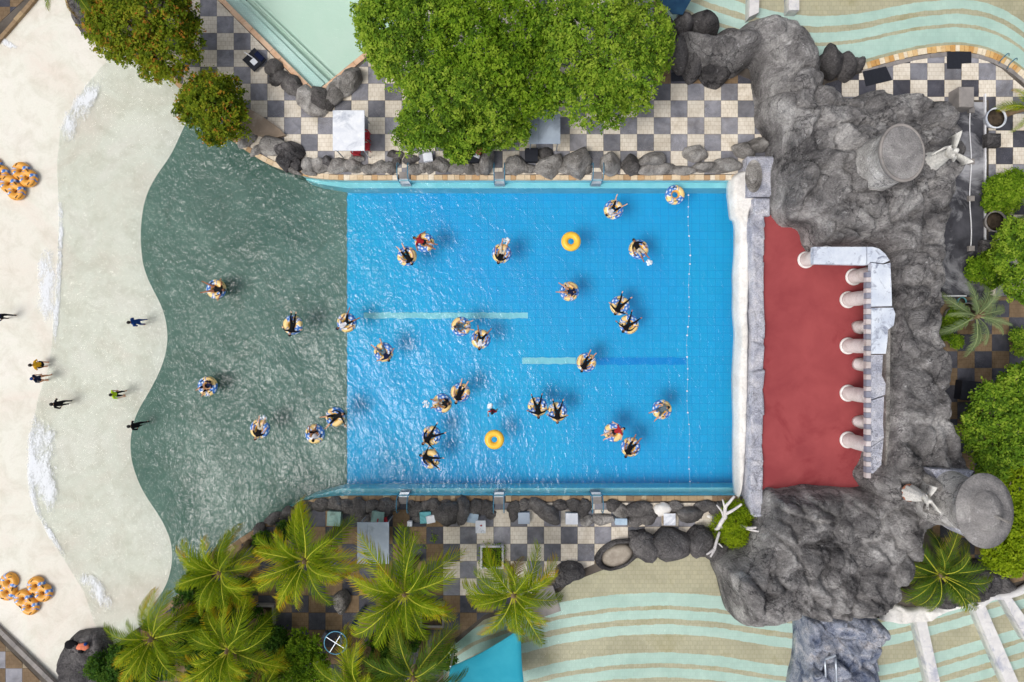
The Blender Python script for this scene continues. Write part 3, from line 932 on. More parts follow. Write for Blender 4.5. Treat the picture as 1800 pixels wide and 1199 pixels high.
def rock_mass(name, poly, H, edge, seed, lump, mat, base=0.2, res=0.13, peaks=(), facet=False, amp=0.35, sm_=True, fine=0.10, parent=None, ol=0.16):
    """sculpted rock: height field over an outline (world xy) with rounded rim, swelling lumps and creases"""
    pts = [(p[0], p[1]) for p in poly]
    # roughen outline
    ctr = smooth_path([Vector((p[0], p[1], 0)) for p in pts], 5, closed=True)
    pts = [(v.x + ol * noise.noise(v * 0.9 + Vector((seed, 0, 0))), v.y + ol * noise.noise(v * 0.9 + Vector((0, seed, 9)))) for v in ctr]
    xs = [p[0] for p in pts]; ys = [p[1] for p in pts]
    X = np.arange(min(xs) - res, max(xs) + 2 * res, res); Y = np.arange(min(ys) - res, max(ys) + 2 * res, res)
    GX, GY = np.meshgrid(X, Y)
    sh = GX.shape
    gx, gy = GX.ravel(), GY.ravel()
    ins = inside_np(np.stack([gx, gy], -1), pts)
    d, qx, qy = seg_dist(gx, gy, pts)
    rs = np.random.RandomState(seed)
    area = (max(xs) - min(xs)) * (max(ys) - min(ys))
    nf = max(8, int(area / (lump * lump)))
    fx = rs.uniform(min(xs), max(xs), nf); fy = rs.uniform(min(ys), max(ys), nf)
    fh = rs.uniform(0.35, 1.0, nf); tx = rs.uniform(-1, 1, nf); ty = rs.uniform(-1, 1, nf)
    wx = gx + 0.5 * fbm(gx, gy, seed + 3, 3, 0.7) * lump; wy = gy + 0.5 * fbm(gx, gy, seed + 4, 3, 0.7) * lump
    if facet:
        wx, wy = gx, gy
    D = np.hypot(wx[:, None] - fx[None], wy[:, None] - fy[None])
    o = np.argsort(D, axis=1)[:, :2]
    d1 = np.take_along_axis(D, o[:, :1], 1)[:, 0]; d2 = np.take_along_axis(D, o[:, 1:], 1)[:, 0]
    i1 = o[:, 0]
    crease = np.clip((d2 - d1) / ((0.5 if facet else 0.34) * lump), 0, 1)
    if facet:
        lumps = fh[i1] * 0.8 + (tx[i1] * (gx - fx[i1]) + ty[i1] * (gy - fy[i1])) * 0.6 - 0.12 * (crease < 0.12)
    else:
        lumps = fh[i1] * np.sqrt(np.clip(crease, 0, 1)) * (1 - 0.25 * (d1 / lump) ** 2)
        l2 = lump * 0.42; n2 = nf * 4
        f2x = rs.uniform(min(xs), max(xs), n2); f2y = rs.uniform(min(ys), max(ys), n2); f2h = rs.uniform(0.0, 1.0, n2)
        D2 = np.hypot(wx[:, None] - f2x[None], wy[:, None] - f2y[None]); o2 = np.argpartition(D2, 1, axis=1)[:, :2]
        e2 = np.sort(np.take_along_axis(D2, o2, 1), 1); j1 = np.argmin(D2, axis=1)
        lumps = lumps + 0.42 * f2h[j1] * np.sqrt(np.clip((e2[:, 1] - e2[:, 0]) / (0.36 * l2), 0, 1))
    e = np.clip(d / edge, 0, 1)
    rim = np.sqrt(np.clip(1 - (1 - e) ** 2, 0, 1))
    z = H * rim * (1 + 0.30 * fbm(gx, gy, seed + 9, 3, 0.22)) + lumps * amp * np.clip(d / (edge * 0.5), 0.15, 1)
    for (x, y, r, h) in peaks:
        z += h * np.exp(-((gx - x) ** 2 + (gy - y) ** 2) / (r * r)) * rim
    z += fine * fbm(gx, gy, seed + 20, 5, 1.6) * np.clip(d / 0.3, 0, 1)
    z = base + np.maximum(z, 0.03)
    near = (~ins)
    gx2, gy2 = np.where(near, qx, gx), np.where(near, qy, gy)
    z = np.where(near, base - 0.35, z)
    idx = np.arange(len(gx)).reshape(sh)
    F = np.stack([idx[:-1, :-1], idx[:-1, 1:], idx[1:, 1:], idx[1:, :-1]], -1).reshape(-1, 4)
    keep = ins[F].any(axis=1)
    F = F[keep]
    used = np.unique(F); remap = np.zeros(len(gx), int); remap[used] = np.arange(len(used))
    V = np.stack([gx2, gy2, z], -1)[used]
    me = arr_mesh(name, V, remap[F], mat, smooth=sm_)
    return link(bpy.data.objects.new(name, me), parent)

def PZ(pts): return [P(x, y, z) for x, y, z in pts]

# boulders: a dozen shapes shared by all rock borders
def boulder_mesh(seed, mat, ang=0.0):
    bm = bmesh.new()
    bmesh.ops.create_icosphere(bm, subdivisions=3, radius=1.0)
    s = Vector((seed * 3.1, seed * 1.7, seed * 0.9))
    rr = random.Random(seed)
    planes = [(Vector((rr.uniform(-1, 1), rr.uniform(-1, 1), rr.uniform(-0.3, 1))).normalized(), rr.uniform(0.62, 0.9)) for _ in range(9)]
    for v in bm.verts:
        p = v.co.copy()
        k = 1 + 0.34 * noise.noise(p * 1.2 + s) + 0.17 * noise.noise(p * 2.8 + s) + 0.06 * noise.noise(p * 6 + s)
        q = p * k
        if ang:
            for nrm, dd in planes:
                e = q.dot(nrm) - dd
                if e > 0: q -= nrm * e * ang
        v.co = q
    me = bpy.data.meshes.new("rock")
    bm.to_mesh(me); bm.free()
    me.materials.append(mat)
    me.polygons.foreach_set("use_smooth", [ang < 0.9] * len(me.polygons))
    return me
BLD = {'p': [boulder_mesh(i, M['boulder'], 0.75) for i in range(8)], 'd': [boulder_mesh(20 + i, M['boulderdark'], 0.65) for i in range(8)],
       'k': [boulder_mesh(40 + i, M['darkrock'], 0.45) for i in range(6)], 'a': [boulder_mesh(60 + i, M['darkrock'], 0.95) for i in range(4)],
       'w': [boulder_mesh(80 + i, M['whitestone'], 0.4) for i in range(2)]}
_rb = random.Random(3)
def rock(parent, kind, px, py, rx, ry, rot=0.0, h=None, z=0.28):
    hh = h if h is not None else min(rx, ry) / 30 * 0.95
    zc = z + hh * 0.25
    c = P(px, py, zc + hh * 0.4); c.z = zc
    k = 1.1 / pm(zc) / 0.98
    return inst("rock", _rb.choice(BLD[kind]), parent, c, (_rb.uniform(-0.15, 0.15), _rb.uniform(-0.15, 0.15), R(rot) + (math.pi if _rb.random() < 0.5 else 0)), (rx * k, ry * k, hh))
def border(label, kind, lst, cat="rock border"):
    root = empty("rock_border")
    tag(root, label, cat)
    for it in lst:
        kd = kind
        it = list(it)
        if isinstance(it[0], str): kd = it.pop(0)
        rock(root, kd, *it)
    return root
border("grey faux-rock border along the upper pool edge left of the first ladder", 'p', [
    (430, 243, 17, 13, 20), (418, 232, 12, 10), (477, 256, 27, 19, -8), (452, 262, 14, 9, 35), ('a', 506, 264, 24, 19, -20, 0.9), ('a', 499, 281, 14, 15, 10, 0.6), ('a', 520, 288, 12, 11, 0, 0.4),
    (540, 288, 14, 14, -10), (560, 290, 20, 13), ('a', 573, 284, 10, 12, 60, 0.5), (595, 290, 20, 13), (622, 292, 18, 12), (648, 297, 16, 9), (668, 293, 14, 11), (684, 294, 13, 12), ('d', 690, 270, 9, 7), ('d', 696, 284, 8, 8),
    (628, 278, 14, 7), (515, 300, 14, 6, -20, 0.25), (545, 303, 16, 5, -10, 0.25)])
border("grey faux-rock border along the upper pool edge under the big trees", 'p', [
    (728, 297, 15, 10), (742, 294, 9, 9), (755, 293, 11, 10), (774, 289, 17, 13), (803, 296, 16, 10), (825, 297, 13, 10), (840, 296, 10, 11), (855, 280, 13, 25, -14, 0.9), ('d', 720, 280, 14, 8), ('d', 700, 272, 10, 7)])
border("grey faux-rock border along the upper pool edge right of the middle ladder", 'p', [
    (907, 289, 19, 16), (895, 297, 9, 9), (930, 295, 12, 9), (966, 290, 24, 18, 20), ('d', 958, 269, 13, 11), (945, 298, 9, 7), (1014, 284, 24, 22, 25, 1.0), (998, 298, 18, 8), (1032, 296, 9, 9)])
border("grey faux-rock border along the upper pool edge beside the white ledge", 'p', [
    (1074, 286, 17, 20, 5, 1.0), ('d', 1109, 289, 15, 16, 0, 0.6), (1150, 278, 24, 15, 10, 0.9), (1158, 295, 34, 11, 0, 0.5), (1200, 298, 22, 9, 0, 0.4), (1224, 268, 21, 14, -5, 0.8), (1242, 291, 24, 10, 4, 0.6), (1282, 288, 26, 12, 0, 0.7), (1262, 300, 22, 5, 0, 0.2), (1310, 262, 20, 13, -8, 0.8), (1336, 252, 18, 12, 0, 0.9)])
border("dark faux-rock border along the lower pool edge left of the first ladder", 'd', [
    (478, 912, 16, 9, 30), (505, 902, 15, 9, 25), (535, 892, 18, 11, 12), (563, 889, 16, 11), (588, 888, 15, 13), (607, 892, 20, 13), (630, 898, 16, 18, 15), (640, 912, 12, 10), (652, 889, 16, 11), (677, 892, 16, 15), (694, 888, 8, 9), (455, 930, 14, 9, 40), (660, 905, 12, 8)])
border("dark faux-rock border along the lower pool edge behind the teal crates", 'd', [
    (730, 898, 15, 12), (722, 888, 8, 7), (748, 890, 13, 9), (764, 891, 14, 14), (788, 904, 26, 20, -10, 0.9), (783, 890, 15, 9), (813, 898, 14, 22, 0, 0.8), (836, 893, 18, 14), (853, 893, 13, 12), (862, 905, 9, 9), (735, 911, 12, 7)])
border("dark faux-rock border along the lower pool edge right of the middle ladder", 'd', [
    (904, 897, 12, 17), (922, 888, 13, 10), (950, 893, 24, 13, -30), (966, 908, 20, 15, -25, 0.8), (985, 889, 13, 10), (1008, 890, 13, 12), (1027, 893, 13, 14), ('p', 1030, 916, 13, 10), (940, 882, 9, 6), ('p', 1058, 914, 20, 10, 0, 0.35)])
border("dark faux-rock border along the lower pool edge by the driftwood", 'd', [
    (1078, 890, 12, 12), ('p', 1092, 900, 15, 13), (1124, 897, 26, 14), (1118, 915, 18, 11, 10), (1140, 908, 16, 13), ('w', 1163, 897, 14, 11, 0, 0.4), (1186, 893, 14, 10), (1215, 905, 24, 14, 8, 0.7), (1240, 890, 18, 11), (1262, 897, 14, 12), ('w', 1247, 908, 4, 3)])
border("dark rounded boulders edging the arc-striped pool", 'k', [
    (1000, 1008, 26, 18, 20, 0.9), (980, 1025, 12, 9), (1138, 962, 27, 24, 0, 1.1), (1122, 945, 16, 12), (1184, 960, 38, 26, -6, 1.3), (1233, 955, 24, 25, 0, 1.1), (1262, 970, 20, 18)])
border("grey rounded rocks around the corner of the mint pool", 'p', [
    ('d', 478, 118, 15, 13, 0), ('d', 492, 134, 14, 12), ('d', 482, 140, 11, 10), ('d', 512, 146, 20, 17, -30), (536, 168, 22, 17, -40), (548, 184, 26, 15, -25), ('d', 562, 170, 17, 22, 35, 0.9), (588, 157, 17, 26, -42, 0.9), (612, 134, 18, 22, -35, 1.0), (600, 148, 18, 18, 0, 0.9)])
border("pair of black boulders at the end of the yellow stone rim", 'k', [(1464, 108, 20, 26, 0, 1.2), (1490, 112, 17, 22, 10, 1.0), (1510, 112, 10, 13, 0, 0.7)])
# trough-shaped rock with sand in it
tr = empty("stone_trough", (0, 0, 0)); tag(tr, "oval hollow rock filled with pale sand beside the arc-striped pool", "stone trough")
M['sand'] = surf('sand', L(150, 140, 128), L(178, 168, 154), 3, 6, 0.95, bump=0.3, bscale=20)
ct = P(1085, 975, 0.5)
mb = MB(); mb.lathe([(1.12, -0.25), (1.18, 0.1), (1.1, 0.42), (0.98, 0.5), (0.9, 0.44), (0.88, 0.3)], n=36, sx=1.16, sy=0.72, cap=False, M=Matrix.Rotation(R(22), 3, 'Z'))
o = mb.obj("bowl", M['darkrock'], tr, True); o.location = (ct.x, ct.y, 0.28)
for v in o.data.vertices: v.co += Vector((noise.noise(v.co * 1.4), noise.noise(v.co * 1.4 + Vector((5, 0, 0))), 0.6 * noise.noise(v.co * 1.2))) * 0.12
mb = MB(); mb.lathe([(0.92, 0.3), (0.5, 0.36), (0.05, 0.37)], n=28, sx=1.16, sy=0.72, M=Matrix.Rotation(R(22), 3, 'Z'))
o = mb.obj("sand", M['sand'], tr, True); o.location = (ct.x, ct.y, 0.28)

# rock on the beach corner, lower left, and by the tree, upper left
o = rock_mass("beach_rock", PZ([(102, 1165, .3), (128, 1120, .3), (150, 1108, .3), (178, 1112, .6), (188, 1140, .6), (195, 1210, .8), (120, 1215, .6)]), 0.75, 0.5, 31, 1.6, M['darkrock'], base=0.05, res=0.09)
tag(o, "grey rock with clothes left on it at the lower left of the beach", "rock")
o = rock_mass("beach_rock", PZ([(118, -20, .3), (122, 20, .3), (133, 48, .3), (150, 62, .3), (175, 60, .8), (185, -20, .8)]), 0.6, 0.5, 33, 1.8, M['darkrock'], base=0.05, res=0.09)
tag(o, "dark rock at the foot of the leafy tree, upper left of the beach", "rock")

# the great crags round the stage
o = rock_mass("rock_crag", PZ([(1182, 88, .3), (1206, 124, .3), (1250, 142, .3), (1290, 136, .4), (1314, 118, .5), (1325, 150, .5), (1334, 195, .5), (1400, 200, 1.5), (1452, 160, 2.0), (1456, 110, 2.5), (1452, 72, 2.8), (1428, 26, 3), (1395, 6, 3), (1345, 8, 3), (1292, 44, 2), (1262, 58, 1.5), (1220, 66, 1), (1190, 62, .8)]), 2.5, 1.5, 101, 2.2, M['rock'], amp=0.75, res=0.09, fine=0.3)
tag(o, "smooth grey rock arm reaching from the crag to the striped pool", "rock formation")
border("dark boulders between the big tree and the striped pool", 'k', [(1204, 42, 17, 22, 0, 1.4), (1237, 42, 27, 21, -15, 1.5), (1195, 92, 18, 34, 8, 1.5), (1222, 96, 20, 34, -6, 1.5), (1258, 112, 28, 28, 20, 1.6), (1284, 66, 22, 16, -40, 1.2), (1180, 60, 14, 30, 0, 1.0)])
o = rock_mass("rock_crag", PZ([(1326, 190, .6), (1342, 235, .8), (1356, 262, 1.2), (1357, 300, 1.4), (1352, 340, 1.4), (1352, 372, 1.2), (1374, 400, 1.1), (1402, 408, 1.1), (1412, 436, 1.1), (1445, 446, 2), (1540, 446, 2.5), (1575, 490, 3), (1668, 490, 3), (1672, 400, 3), (1690, 330, 3), (1702, 260, 3), (1690, 178, 3), (1605, 156, 2.8), (1540, 150, 2.6), (1495, 172, 2.2), (1452, 150, 2), (1400, 145, 1.6)]), 2.9, 1.3, 111, 1.5, M['rock'], amp=0.85, fine=0.36, res=0.09, peaks=[(P(1500, 300, 3).x, P(1500, 300, 3).y, 3.0, 0.9)])
tag(o, "broad grey crag carrying the round tower at the upper end of the stage", "rock formation")
o = rock_mass("rock_crag", PZ([(1560, 440, 3), (1560, 520, 3), (1558, 600, 3), (1554, 700, 3), (1550, 800, 3), (1530, 850, 3), (1590, 900, 3), (1705, 850, 3.5), (1692, 780, 3.5), (1668, 720, 3.5), (1672, 640, 3.5), (1658, 600, 3.5), (1662, 540, 3.5), (1668, 430, 3.5)]), 3.2, 0.6, 121, 1.4, M['rock'], amp=0.85, fine=0.34, res=0.09)
tag(o, "grey rock wall behind the colonnade", "rock formation")
o = rock_mass("rock_crag", PZ([(1340, 862, 1.1), (1372, 856, 1.1), (1420, 850, 1.1), (1470, 856, 1.1), (1525, 852, 1.2), (1560, 820, 3), (1680, 828, 3), (1692, 885, 3), (1642, 952, 3), (1614, 1012, 2.6), (1580, 1062, 2.4), (1530, 1086, 2), (1400, 1086, 1.6), (1325, 1100, 1.4), (1290, 1088, 1.2), (1276, 1050, 1), (1256, 992, .8), (1268, 975, .8), (1302, 958, 1), (1326, 925, 1.1)]), 2.6, 1.2, 131, 1.7, M['rock'], amp=0.95, fine=0.36, res=0.09)
tag(o, "broad grey crag carrying the brimmed tower at the lower end of the stage", "rock formation")
o = rock_mass("rock_crag", PZ([(1690, 1010, .5), (1720, 985, .8), (1760, 1005, .8), (1785, 1030, .6), (1750, 1046, .5), (1690, 1062, .5), (1650, 1070, .5), (1640, 1040, .6)]), 0.8, 0.6, 141, 0.8, M['darkrock'], amp=0.35, res=0.09)
tag(o, "low dark rocks beside the fan palm at the arc-striped pool", "rock formation")

# ------------------------------------------------------------------ stage, parapet, colonnade
M['red'] = surf('red_floor_paint', L(146, 66, 69), L(162, 78, 79), 0.5, 8, 0.7, c3=L(138, 56, 60), s3=0.3, bump=0.12)
mb = MB(); mb.prism([P(x, y, 1.0) for x, y in ((1330, 360), (1600, 360), (1600, 880), (1330, 880))], -1.9, 1.0)
tag(mb.obj("stage", M['red']), "red painted stage floor between the pool and the colonnade", "stage")
o = rock_mass("parapet", PZ([(1319, 380, 1.2), (1344, 380, 1.2), (1343, 480, 1.2), (1345, 600, 1.2), (1343, 740, 1.2), (1341, 870, 1.2), (1340, 905, 1.2), (1318, 905, 1.0), (1312, 860, 1.0), (1316, 700, 1.1), (1320, 560, 1.1), (1317, 450, 1.1)]), 0.95, 0.10, 151, 0.75, M['lavender'], base=0.2, facet=True, amp=0.35, res=0.06, sm_=False, fine=0.06, ol=0.04)
tag(o, "pale lavender stone parapet between the pool and the red stage", "parapet")
wl_ = [(1290, 312, 1), (1312, 296, 1), (1330, 300, 1), (1335, 345, 1), (1322, 380, 1), (1322, 480, 1), (1319, 560, 1), (1319, 690, 1), (1317, 780, 1), (1312, 850, 1), (1305, 880, 1), (1301, 872, 1), (1299, 800, 1), (1299, 720, 1), (1298, 660, 1), (1301, 600, 1), (1299, 540, 1), (1299, 480, 1), (1302, 420, 1), (1300, 385, 1), (1293, 374, 1)]
o = rock_mass("white_ledge", PZ(wl_), 0.75, 0.22, 161, 0.9, M['whitestone'], base=0.1, amp=0.10, res=0.06, fine=0.05, ol=0.03)
tag(o, "wavy white plaster ledge along the deep end of the pool", "ledge")
# carved volute block at the upper end of the ledge
vb = empty("carved_block", (0, 0, 0)); tag(vb, "white carved block with stepped oval volute at the upper corner of the ledge", "carving")
mb = MB(); mb.bevbox(P(1338, 312, 1.0) - Vector((0, 0, 0.35)), (1.7, 2.3, 1.3), 0.12)
mb.obj("block", M['lavender'], vb)
mb = MB(); cc = P(1326, 310, 1.4); mb.lathe([(0.9, 0), (0.92, 0.16), (0.74, 0.2), (0.72, 0.34), (0.5, 0.38), (0.46, 0.52), (0.1, 0.56)], n=32, sx=0.5, sy=1.0, M=Matrix.Rotation(R(-22), 3, 'Y'))
o = mb.obj("volute", M['boulder'], vb); o.location = (cc.x, cc.y, 1.3)
mb = MB(); mb.bevbox(P(1336, 366, 1.0) - Vector((0, 0, 0.2)), (0.9, 1.0, 1.2), 0.08); mb.obj("plinth", M['lavender'], vb)

M['column'] = rock_mat('weathered_column', L(214, 211, 206), L(238, 236, 233), L(246, 245, 243), L(190, 187, 184), bump=0.15, crack=False, s=2, mot=0.3)
M['capcol'] = surf('blue_white_paint', L(196, 204, 218), L(222, 228, 236), 1.2, 6, 0.8, c3=L(120, 126, 146), s3=1.6, bump=0.3)
colon = [(1416, 457, "standing alone at the upper end of the red stage"), (1500, 487, "second from the upper end, roughly broken"), (1490, 527, "third from the upper end of the red stage"), (1490, 608, "fourth from the upper end of the red stage"), (1490, 691, "second from the lower end of the red stage"), (1490, 773, "nearest the lower end of the red stage")]
colme = MB(); colme.lathe([(0.4, 0.1), (0.39, 0.3), (0.40, 1.2), (0.38, 2.4), (0.41, 2.48), (0.45, 2.62)], n=26)
colme = colme.mesh("column_shaft", M['column'], True)
for x, y, lab in colon:
    t = empty("column", P(x, y, 1.0)); tag(t, "white round column " + lab, "column", "white columns along the stage")
    inst("shaft", colme, t)
    mb = MB(); mb.lathe([(0.46, 0), (0.49, 0.05), (0.46, 0.12), (0.40, 0.14)], n=28); mb.obj("base", M['column'], t, True)
for x, y, lab in ((1510, 575, "between the third and fourth white column"), (1512, 640, "below the fourth white column"), (1512, 741, "between the two lowest white columns")):
    t = empty("back_pillar", P(x, y, 1.0)); tag(t, "short mossy pillar at the back of the stage " + lab, "pillar", "short pillars behind the columns")
    mb = MB(); mb.lathe([(0.42, 0), (0.38, 0.2), (0.33, 0.6), (0.36, 1.1), (0.24, 1.5)], n=16, sx=1.1, sy=0.9)
    o = mb.obj("shaft", M['column'], t, True)
    for v in o.data.vertices: v.co += Vector((noise.noise(v.co * 2 + t.location), noise.noise(v.co * 2.3), 0)) * 0.09
# beam on the columns
bm_ = empty("colonnade_beam", (0, 0, 0)); tag(bm_, "bent blue-white stone beam lying on the columns", "beam")
def beam(pts, z0, z1, mat, nm, rough=0.0, seed=0):
    mb = MB(); mb.prism([P(x, y, z1) for x, y in pts], z0, z1); return mb.obj(nm, mat, bm_)
ZB0, ZB1 = 3.62, 3.98
beam([(1430, 434), (1523, 434), (1523, 466), (1430, 464)], ZB0, ZB1, M['capcol'], "slab")
beam([(1524.5, 434), (1534, 434), (1545, 437), (1556, 446), (1564, 458), (1553, 463), (1531, 460), (1524.5, 466)], ZB0, ZB1, M['capcol'], "slab")
beam([(1532, 462), (1552, 465), (1565, 462), (1567, 500), (1568, 538), (1532, 539)], ZB0, ZB1, M['capcol'], "slab")
beam([(1532, 541), (1570, 541), (1574, 552), (1571, 572), (1561, 580), (1560, 600), (1557, 622), (1532, 622)], ZB0, ZB1 - 0.03, M['capcol'], "slab")
beam([(1532, 624), (1552, 624), (1550, 660), (1557, 675), (1556, 694), (1532, 702)], ZB0, ZB1, M['lavender'], "slab")
beam([(1532, 704), (1554, 697), (1552, 745), (1554, 770), (1532, 785)], ZB0, ZB1 - 0.02, M['lavender'], "slab")
beam([(1532, 787), (1553, 772), (1549, 818), (1535, 832), (1532, 832)], ZB0, ZB1, M['lavender'], "slab")
M['pinktile'] = tile_mat('pink_wall_tile', L(196, 186, 186), L(214, 206, 206), False, 0.05)
M['greytile'] = tile_mat('grey_wall_tile', L(128, 130, 146), L(150, 152, 166), False, 0.15)
yy = 478.0; k = 0
while yy < 832:
    e = yy + random.uniform(8, 12)
    beam([(1523, yy + 0.3), (1531, yy + 0.3), (1531, e - 0.3), (1523, e - 0.3)], ZB0, ZB1 - 0.06, M['pinktile'] if k % 2 else M['greytile'], "trim_tile")
    yy = e; k += 1
# ragged back wall under the beam
mb = MB(); mb.prism([P(x, y, 3.6) for x, y in ((1566, 476), (1574, 476), (1570, 834), (1564, 834))], 0.9, 3.2)
tag(mb.obj("stage_wall", M['boulder']), "grey back wall under the colonnade beam", "wall")

# ------------------------------------------------------------------ towers
M['towershaft'] = rock_mat('tower_render', L(146, 143, 140), L(190, 187, 184), L(232, 230, 228), L(244, 243, 242), bump=0.5, s=1.3)
M['towertop'] = rock_mat('tower_top', L(122, 120, 120), L(146, 143, 142), L(168, 165, 163), L(206, 204, 203), bump=0.5, s=1.5, crack=False, mot=0.6)
def tower1():
    t = empty("round_tower", (0, 0, 0)); tag(t, "grey round tower with an oval flat top above the upper crag", "tower")
    c = P(1587, 268, 7.0)
    mb = MB(); mb.lathe([(1.2, -4.2), (1.08, -2.4), (1.0, -0.9), (0.98, -0.5), (1.03, -0.25)], n=40, sx=1.0, sy=1.28, M=Matrix.Rotation(R(8), 3, 'Z'))
    o = mb.obj("shaft", M['towershaft'], t, True); o.location = c
    mb = MB(); mb.lathe([(1.02, -0.3), (1.08, -0.22), (1.1, -0.02), (1.06, 0.02), (1.0, 0.01), (0.96, -0.05)], n=48, sx=1.0, sy=1.3, cap=False, M=Matrix.Rotation(R(8), 3, 'Z'))
    o = mb.obj("rim", M['kerb'], t, True); o.location = c
    mb = MB(); mb.lathe([(0.99, -0.1), (0.97, -0.06), (0.5, -0.04), (0.02, -0.03)], n=40, sx=1.0, sy=1.3, M=Matrix.Rotation(R(8), 3, 'Z'))
    o = mb.obj("top", M['towertop'], t, False); o.location = c + Vector((0, 0, 0.085))
    return t
tower1()
def tower2():
    t = empty("brimmed_tower", (0, 0, 0)); tag(t, "grey tower capped by a wide brimmed dome at the lower right", "tower")
    c = P(1731, 898, 7.1)
    mb = MB(); mb.lathe([(1.5, -4.6), (1.25, -3.0), (1.1, -1.6), (1.15, -0.5), (1.3, -0.12)], n=44, sx=0.95, sy=1.22)
    o = mb.obj("shaft", M['towershaft'], t, True); o.location = c
    mb = MB(); mb.lathe([(1.3, -0.14), (1.42, -0.06), (1.43, 0.0), (1.1, 0.05), (0.82, 0.07), (0.78, 0.16), (0.66, 0.36), (0.4, 0.52), (0.05, 0.58)], n=56, sx=0.98, sy=1.28, M=Matrix.Rotation(R(6), 3, 'Z'))
    o = mb.obj("brimmed_cap", M['towertop'], t, True); o.location = c
    mb = MB(); mb.tube([(0.1, -0.1, 0.5), (0.5, -0.3, 0.72), (0.62, -0.36, 0.78)], [0.09, 0.06, 0.08], 8); o = mb.obj("finial", M['boulder'], t, True); o.location = c
    # niche hood facing the stage
    mb = MB()
    a = [P(1625, 838, 4.6), P(1658, 862, 5.2), P(1676, 888, 5.6), P(1672, 902, 5.4), P(1625, 893, 4.4)]
    mb.tube(smooth_path(a, 6), 0.22, 8); mb.obj("niche_frame", M['boulder'], t, True)
    mb = MB(); mb.prism([P(1628, 822, 4.2), P(1712, 828, 4.6), P(1700, 860, 5), P(1664, 858, 5)], 2.5, 4.6); mb.obj("side_wing", M['lavender'], t)
    mb = MB(); mb.prism([P(1632, 900, 4.2), P(1680, 905, 4.6), P(1712, 950, 4.6), P(1668, 922, 4.4)], 2.5, 4.3); mb.obj("side_wing", M['lavender'], t)
    mb = MB(); mb.prism([P(1634, 856, 4), P(1668, 868, 4.4), P(1672, 896, 4.4), P(1632, 890, 4)], 2.5, 4.0); mb.obj("niche_floor", M['boulder'], t)
tower2()
# service path conduit with junction boxes
cd = empty("conduit", (0, 0, 0)); tag(cd, "thin white conduit with grey junction boxes on the black strip", "conduit")
M['whitepaint'] = plain('white_paint', (0.78, 0.78, 0.8), 0.5)
mb = MB(); mb.tube([P(1706, y, 0.42) + Vector((0.05 * math.sin(y * .05), 0, 0)) for y in range(190, 440, 6)], 0.03, 6); mb.obj("pipe", M['whitepaint'], cd)
for y in (194, 284, 349, 437):
    mb = MB(); mb.bevbox(P(1707, y, 0.45), (0.34, 0.3, 0.2), 0.03); mb.obj("junction_box", M['kerb'], cd)
for nm, q, lab in (("white_edge_strip", [(1730.5, 165), (1732.5, 165), (1732.5, 428), (1730.5, 428)], "long thin white edging right of the black strip"), ("white_edge_strip", [(1659, 519), (1698, 519), (1698, 521.5), (1659, 521.5)], "short white edging across the end of the black strip")):
    mb = MB(); mb.prism([P(x, y, 0.4) for x, y in q], 0.3, 0.46); tag(mb.obj(nm, M['whitepaint']), lab, "edging")
t = empty("stone_block", (0, 0, 0)); tag(t, "flat concrete block at the top of the black strip", "block")
mb = MB(); mb.bevbox(P(1698, 171, 1.2) - Vector((0, 0, 0.4)), (0.85, 1.15, 1.0), 0.05); mb.obj("block", M['kerb'], t)
for x, y, lab in ((1738, 250, "upper"), (1737, 345, "middle"), (1730, 435, "lower")):
    mb = MB(); mb.bevbox((0, 0, 0.3), (0.8, 0.75, 0.6), 0.16); o = mb.obj("rock_post", M['darkrock']); o.location = P(x, y, 0.3); tag(o, lab + " squat grey stone post right of the black strip", "post", "stone posts along the black strip")

# ------------------------------------------------------------------ rock waterfall, white dividers at the arc-striped pool
o = rock_mass("waterfall_rock", PZ([(1406, 1092, .8), (1420, 1078, 1.2), (1500, 1074, 1.6), (1548, 1088, 1.6), (1556, 1110, 1.2), (1540, 1140, 1), (1535, 1180, 1), (1530, 1250, 1), (1398, 1250, .6), (1402, 1150, .6)]), 1.5, 0.35, 171, 0.75, M['bluestone'], base=0.0, facet=True, amp=1.2, res=0.055, sm_=False, fine=0.3)
tag(o, "angular blue-grey and white waterfall rock in the arc-striped pool", "rock formation")
M['steel'] = plain('steel', (0.55, 0.6, 0.66), 0.3, 0.5, 0.08, metal=0.6)
t = empty("hand_rail", (0, 0, 0)); tag(t, "bent steel rail standing in the waterfall rock", "rail")
for dx in (0, 19):
    mb = MB(); mb.tube(smooth_path([P(1452 + dx, 1215, 2.1), P(1451 + dx, 1180, 2.4), P(1450 + dx, 1160, 2.3), P(1451 + dx, 1156, 1.6)], 5), 0.06, 8); mb.obj("rail", M['steel'], t, True)
mb = MB(); mb.tube([P(1450, 1159, 2.3), P(1469, 1152, 2.3)], 0.06, 8); mb.obj("cross_bar", M['steel'], t)
M['ledgewhite'] = surf('white_ledge_paint', L(206, 204, 204), L(228, 226, 224), 1.4, 6, 0.8, c3=L(176, 178, 190), s3=1.2, bump=0.2)
for q, lab in (([(1611, 1093), (1629, 1092), (1655, 1210), (1636, 1210)], "left white divider wall in the arc-striped pool, right of the waterfall"), ([(1712, 1067), (1730, 1060), (1795, 1210), (1772, 1210)], "middle white divider wall in the arc-striped pool"), ([(1762, 1050), (1774, 1045), (1812, 1098), (1808, 1130)], "right white divider wall in the arc-striped pool")):
    mb = MB(); mb.prism([P(x, y, 0.55) for x, y in q], -0.3, 0.55); tag(mb.obj("divider_wall", M['ledgewhite']), lab, "divider")
